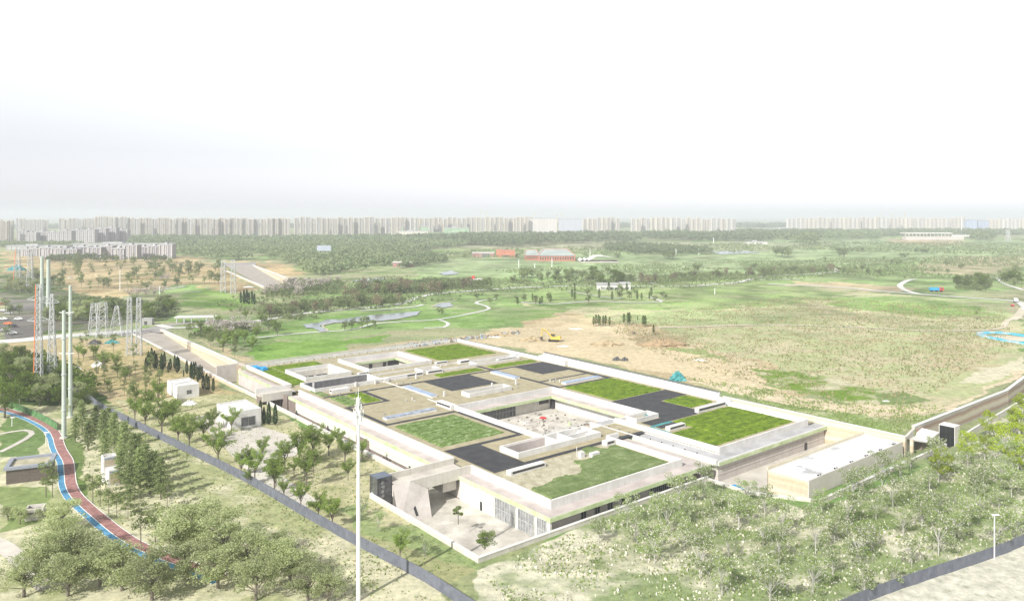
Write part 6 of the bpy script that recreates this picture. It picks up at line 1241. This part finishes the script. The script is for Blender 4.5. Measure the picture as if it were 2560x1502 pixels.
# ------------------------------------------------------------------ apartment towers, blocks and cranes
TW = [M_windows('facade_a', (0.58, 0.53, 0.47), (0.20, 0.20, 0.22)), M_windows('facade_b', (0.66, 0.63, 0.58), (0.26, 0.27, 0.30), 4.2), M_windows('facade_c', (0.50, 0.46, 0.44), (0.17, 0.18, 0.21), 3.0), M_windows('facade_d', (0.68, 0.60, 0.48), (0.30, 0.28, 0.27), 3.8)]
tproto = {}; mPil = M('pilaster_stone', (.46, .43, .39), var=.1, scale=.05); mPil2 = M('pilaster_cream', (.54, .48, .38), var=.1, scale=.05)
def tower_proto(k, W_, h):
    random.seed(k); t = bpy.data.objects.new('apartment_tower', None); col.objects.link(t); D_ = W_ * .62
    mb = MB(); mb.box(0, 0, 0, W_ * .3, D_, h); mb.box(W_ * .3, D_ * .12, 0, W_ * .7, D_ * .9, h * .985); mb.box(W_ * .7, 0, 0, W_, D_, h); a = mb.build('wall', TW[k % 4], t)
    mb = MB()
    for f in (.08, .22, .5, .77, .9): mb.box(W_ * f - .8, -.9 if f != .5 else D_ * .12 - .5, 0, W_ * f + .8, 0 if f != .5 else D_ * .12, h * (1.0 if f != .5 else .96))
    mb.box(-.9, D_ * .3, 0, 0, D_ * .45, h); mb.box(-.9, D_ * .65, 0, 0, D_ * .8, h); b = mb.build('pilaster', mPil if k % 2 else mPil2, t)
    mb = MB()
    for f in (.15, .36, .64, .84): mb.box(W_ * f - 1.0, -.25 if f in (.15, .84) else D_ * .12 - .25, 2, W_ * f + 1.0, -.01 if f in (.15, .84) else D_ * .12 - .01, h * .96)
    c = mb.build('window_strip', M('strip_glass', (0.13, 0.14, 0.17), rough=.3), t)
    mb = MB(); mb.box(-.6, -.6, h, W_ * .32, D_ + .6, h + 1.2); mb.box(W_ * .68, -.6, h, W_ + .6, D_ + .6, h + 1.2); mb.box(W_ * .36, D_ * .3, h, W_ * .64, D_ * .7, h + 4); d = mb.build('roof', mCream, t)
    kids[t.name] = [a, b, c, d]; return t
def towers(x0, x1, ybase, ytop, wpx, desc, where, group, seed, rot=PHI * .5, dep=1.0):
    random.seed(seed); wpx *= .84; n = max(1, round((x1 - x0) / wpx))
    for i in range(n):
        x = x0 + wpx * i + random.uniform(0, .12) * wpx; yb = ybase + random.uniform(-2.2, 1.2) * dep; p = G(x, yb); s = p.y / FPX; h = (yb - ytop + random.uniform(-3.2, 1.4)) * s; k = random.randrange(4); w = wpx * s * random.uniform(.74, .95)
        if k not in tproto: tproto[k] = tower_proto(k, 24, 60); t = tproto[k]; t.location = (p.x, p.y, 5.5); t.rotation_euler = (0, 0, rot)
        else: t = copy_thing(tproto[k], (p.x, p.y, 5.5), rot + random.uniform(-.08, .08))
        t.scale = (w / 24, w / 24 * 1.1, h / 60); tag(t, f'{desc}, {ordn(i, n)} {where}', 'tower', group)
towers(-8, 36, 606, 550, 15, 'grey apartment tower', 'at the left edge', 'towers at the left edge', 61)
towers(38, 124, 580, 547, 14, 'grey apartment tower', 'in the row behind the low blocks', 'towers behind the low blocks', 62)
towers(146, 262, 584, 547, 15, 'grey apartment tower', 'left of the stepped blocks in the back row', 'towers in the back row', 63)
towers(236, 322, 592, 541, 16, 'taller grey apartment tower', 'above the stepped blocks', 'towers above the stepped blocks', 64)
towers(318, 722, 592, 545, 18, 'cream striped apartment tower', 'in the long row left of centre', 'towers left of centre', 65)
towers(736, 1000, 586, 543, 16, 'cream striped apartment tower', 'in the dense central left row', 'towers central left', 66)
towers(990, 1316, 580, 544, 14, 'pale apartment tower', 'in the hazy central row', 'towers in the central row', 67)
towers(1290, 1330, 582, 543, 13, 'pale apartment tower', 'left of the broad slab blocks', 'towers left of the slabs', 68)
towers(1458, 1547, 579, 545, 14, 'pale apartment tower', 'right of the broad slab blocks', 'towers right of the slabs', 69)
towers(1578, 1840, 579, 545, 15, 'cream and grey apartment tower', 'in the separate right centre group', 'towers right centre', 70)
towers(1970, 2200, 573, 544, 13, 'cream apartment tower', 'in the hazy right group', 'towers in the right group', 71)
towers(2196, 2420, 572, 545, 12, 'cream apartment tower', 'in the far right group', 'towers far right', 72)
towers(2470, 2570, 574, 547, 12, 'white apartment tower', 'at the right edge', 'towers at the right edge', 73)
def slab(x, y, w, top, m, label, name='slab_block', depth=18, mast=None):
    p = G(x, y); s = p.y / FPX; t = thing(name, (p.x, p.y, 5.6), 0, label, 'building'); L, h = w * s, (y - top) * s
    mb = MB(); mb.box(0, 0, 0, L, depth, h); mb.build('wall', m, t); mb = MB(); mb.box(-.8, -.8, h, L + .8, depth + .8, h + 1.5); mb.box(L * .3, 4, h + 1.5, L * .5, depth - 4, h + 4); mb.build('roof', mRoofGrey, t)
    mb = MB(); n = max(3, int(L / 9))
    for i in range(n + 1): mb.box(L * i / n - .5, -.9, 0, L * i / n + .5, -.01, h)
    mb.build('pilaster', mPil, t); return t
slab(1317, 582, 75, 546, M_windows('slab_white', (.62, .58, .55), (.26, .25, .27), 5, 3.4, .6, .55), 'broad white gridded slab block at centre'); slab(1396, 578, 60, 548, M_windows('slab_blue', (.52, .53, .58), (.20, .24, .34), 4, 3.4, .7, .6), 'broad blue glazed slab block right of the white one')
slab(2416, 575, 26, 550, M_windows('office_blue', (.45, .50, .60), (.18, .26, .42), 6, 4, .8, .8), 'blue glass office block, left of the far right pair'); slab(2446, 575, 26, 551, M_windows('office_blue2', (.42, .46, .56), (.16, .22, .36), 6, 4, .8, .8), 'blue glass office block, right of the far right pair')
MR = M_windows('midrise', (.36, .34, .34), (.12, .12, .15), 4.5, 3.2, .5, .6); mGrn = M('green_net', (.20, .36, .18), var=.2, scale=.05, c2=(.30, .44, .28))
random.seed(81)
bl = [(42, 604, 24, 578), (64, 607, 26, 582), (90, 606, 28, 580), (118, 607, 28, 581), (148, 611, 30, 578), (178, 606, 30, 576), (208, 607, 28, 575), (236, 606, 28, 572), (262, 605, 28, 570), (290, 604, 28, 576)]
for i, q in enumerate(bl): slab(q[0], q[1], q[2], q[3], MR, f'grey stepped mid rise block, {ordn(i, len(bl))} in the upper row at left', 'midrise_block', 16)
bl = [(48, 640, 30, 624), (72, 640, 30, 622), (100, 645, 32, 620), (130, 646, 32, 622), (162, 646, 30, 624), (190, 643, 30, 618), (222, 644, 30, 620), (254, 643, 26, 616), (280, 648, 32, 622), (312, 648, 30, 614), (342, 645, 30, 618), (370, 645, 30, 616), (400, 646, 30, 612)]
for i, q in enumerate(bl): slab(q[0], q[1], q[2], q[3], MR, f'grey stepped mid rise block, {ordn(i, len(bl))} in the lower row at left', 'midrise_block', 14)
slab(16, 624, 150, 615, mRoofGrey, 'long low grey block, left of two above the lower row', 'long_block', 20); slab(180, 622, 245, 610, mRoofGrey, 'long low grey block, right of two above the lower row', 'long_block', 20)
for x, y, w, tp, lab in ((970, 583, 38, 568, 'green netted construction block, leftmost of three'), (1033, 580, 52, 567, 'green netted construction block, middle of three'), (1110, 584, 62, 570, 'green netted construction block, rightmost of three')): slab(x, y, w, tp, mGrn, lab, 'netted_block', 25)
slab(995, 588, 75, 578, mCream, 'low white hall below the green netted blocks', 'hall', 30); slab(638, 602, 44, 597, mWhite, 'low white roofed hall in the left woods', 'hall', 30)
slab(1930, 576, 70, 571, mWhite, 'low white hall before the right group of towers', 'hall', 30); slab(1868, 610, 50, 605, mWhite, 'long low white shed at the edge of the far field', 'shed', 12)
def crane(x, yb, ytop, jib, label, z=1):
    p = G(x, yb); s = p.y / FPX; h = (yb - ytop) * s; t = thing('tower_crane', (p.x, p.y, 6), 0, label, 'crane'); w = max(1.0, .6 * s)
    q = MB(); q.box(-w / 2, -w / 2, 0, w / 2, w / 2, h); q.build('mast', mYellow, t); q = MB(); q.tube((-jib * .3 * s, 0, h * .93), (jib * s, 0, h * .93), w * .45, w * .35, 4); q.tube((0, 0, h), (jib * .7 * s, 0, h * .94), w * .12, w * .12, 3); q.build('jib', mYellow, t); q = MB(); q.box(-jib * .3 * s, -w, h * .87, -jib * .2 * s, w, h * .92); q.build('counterweight', mCream, t)
for i, (x, yb, yt, j) in enumerate(((1003, 580, 551, 16), (1048, 582, 551, 40), (1108, 582, 554, 34), (1202, 574, 526, 6), (1214, 574, 531, 8), (1335, 574, 530, 7), (1394, 574, 536, -6), (1405, 574, 533, 7), (2200, 570, 535, 6), (2228, 570, 535, -6), (2262, 570, 531, 6))):
    crane(x, yb, yt, j, f'thin yellow tower crane above the far towers, {ordn(i, 11)}')
# small aircraft far off, low in the sky
t = thing('aeroplane', ((490 - 1280) / FPX * 2800, 2800, CAMH + (HZ - 506) * 2800 / FPX), R(10), 'tiny pale aeroplane low in the sky at left', 'aeroplane'); q = MB(); q.tube((-8, 0, 0), (8, 0, 0), 1.0, .7, 8); q.build('fuselage', mWhite, t); q = MB(); q.prism([(-1, -8), (1.2, -8), (2.4, 0), (1.2, 8), (-1, 8), (-.4, 0)], -.2, .2); q.build('wing', mWhite, t); q = MB(); q.prism([(-8, -.2), (-6, -.2), (-6, .2), (-8, .2)], 0, 3); q.build('tail_fin', mWhite, t)

# ------------------------------------------------------------------ haze: one closed box of even thin air
mb = MB(); mb.box(-61000, -61000, -3.4, 61000, 61000, 135)
hm = bpy.data.materials.new('haze'); hm.use_nodes = True; n = hm.node_tree.nodes; n.remove(n['Principled BSDF']); pv_ = n.new('ShaderNodeVolumePrincipled'); pv_.inputs['Color'].default_value = (0.72, 0.745, 0.82, 1); pv_.inputs['Density'].default_value = 0.0002; pv_.inputs['Anisotropy'].default_value = 0.0
hm.node_tree.links.new(pv_.outputs[0], n['Material Output'].inputs['Volume']); hz = mb.build('haze', hm); tag(hz, kind='stuff')
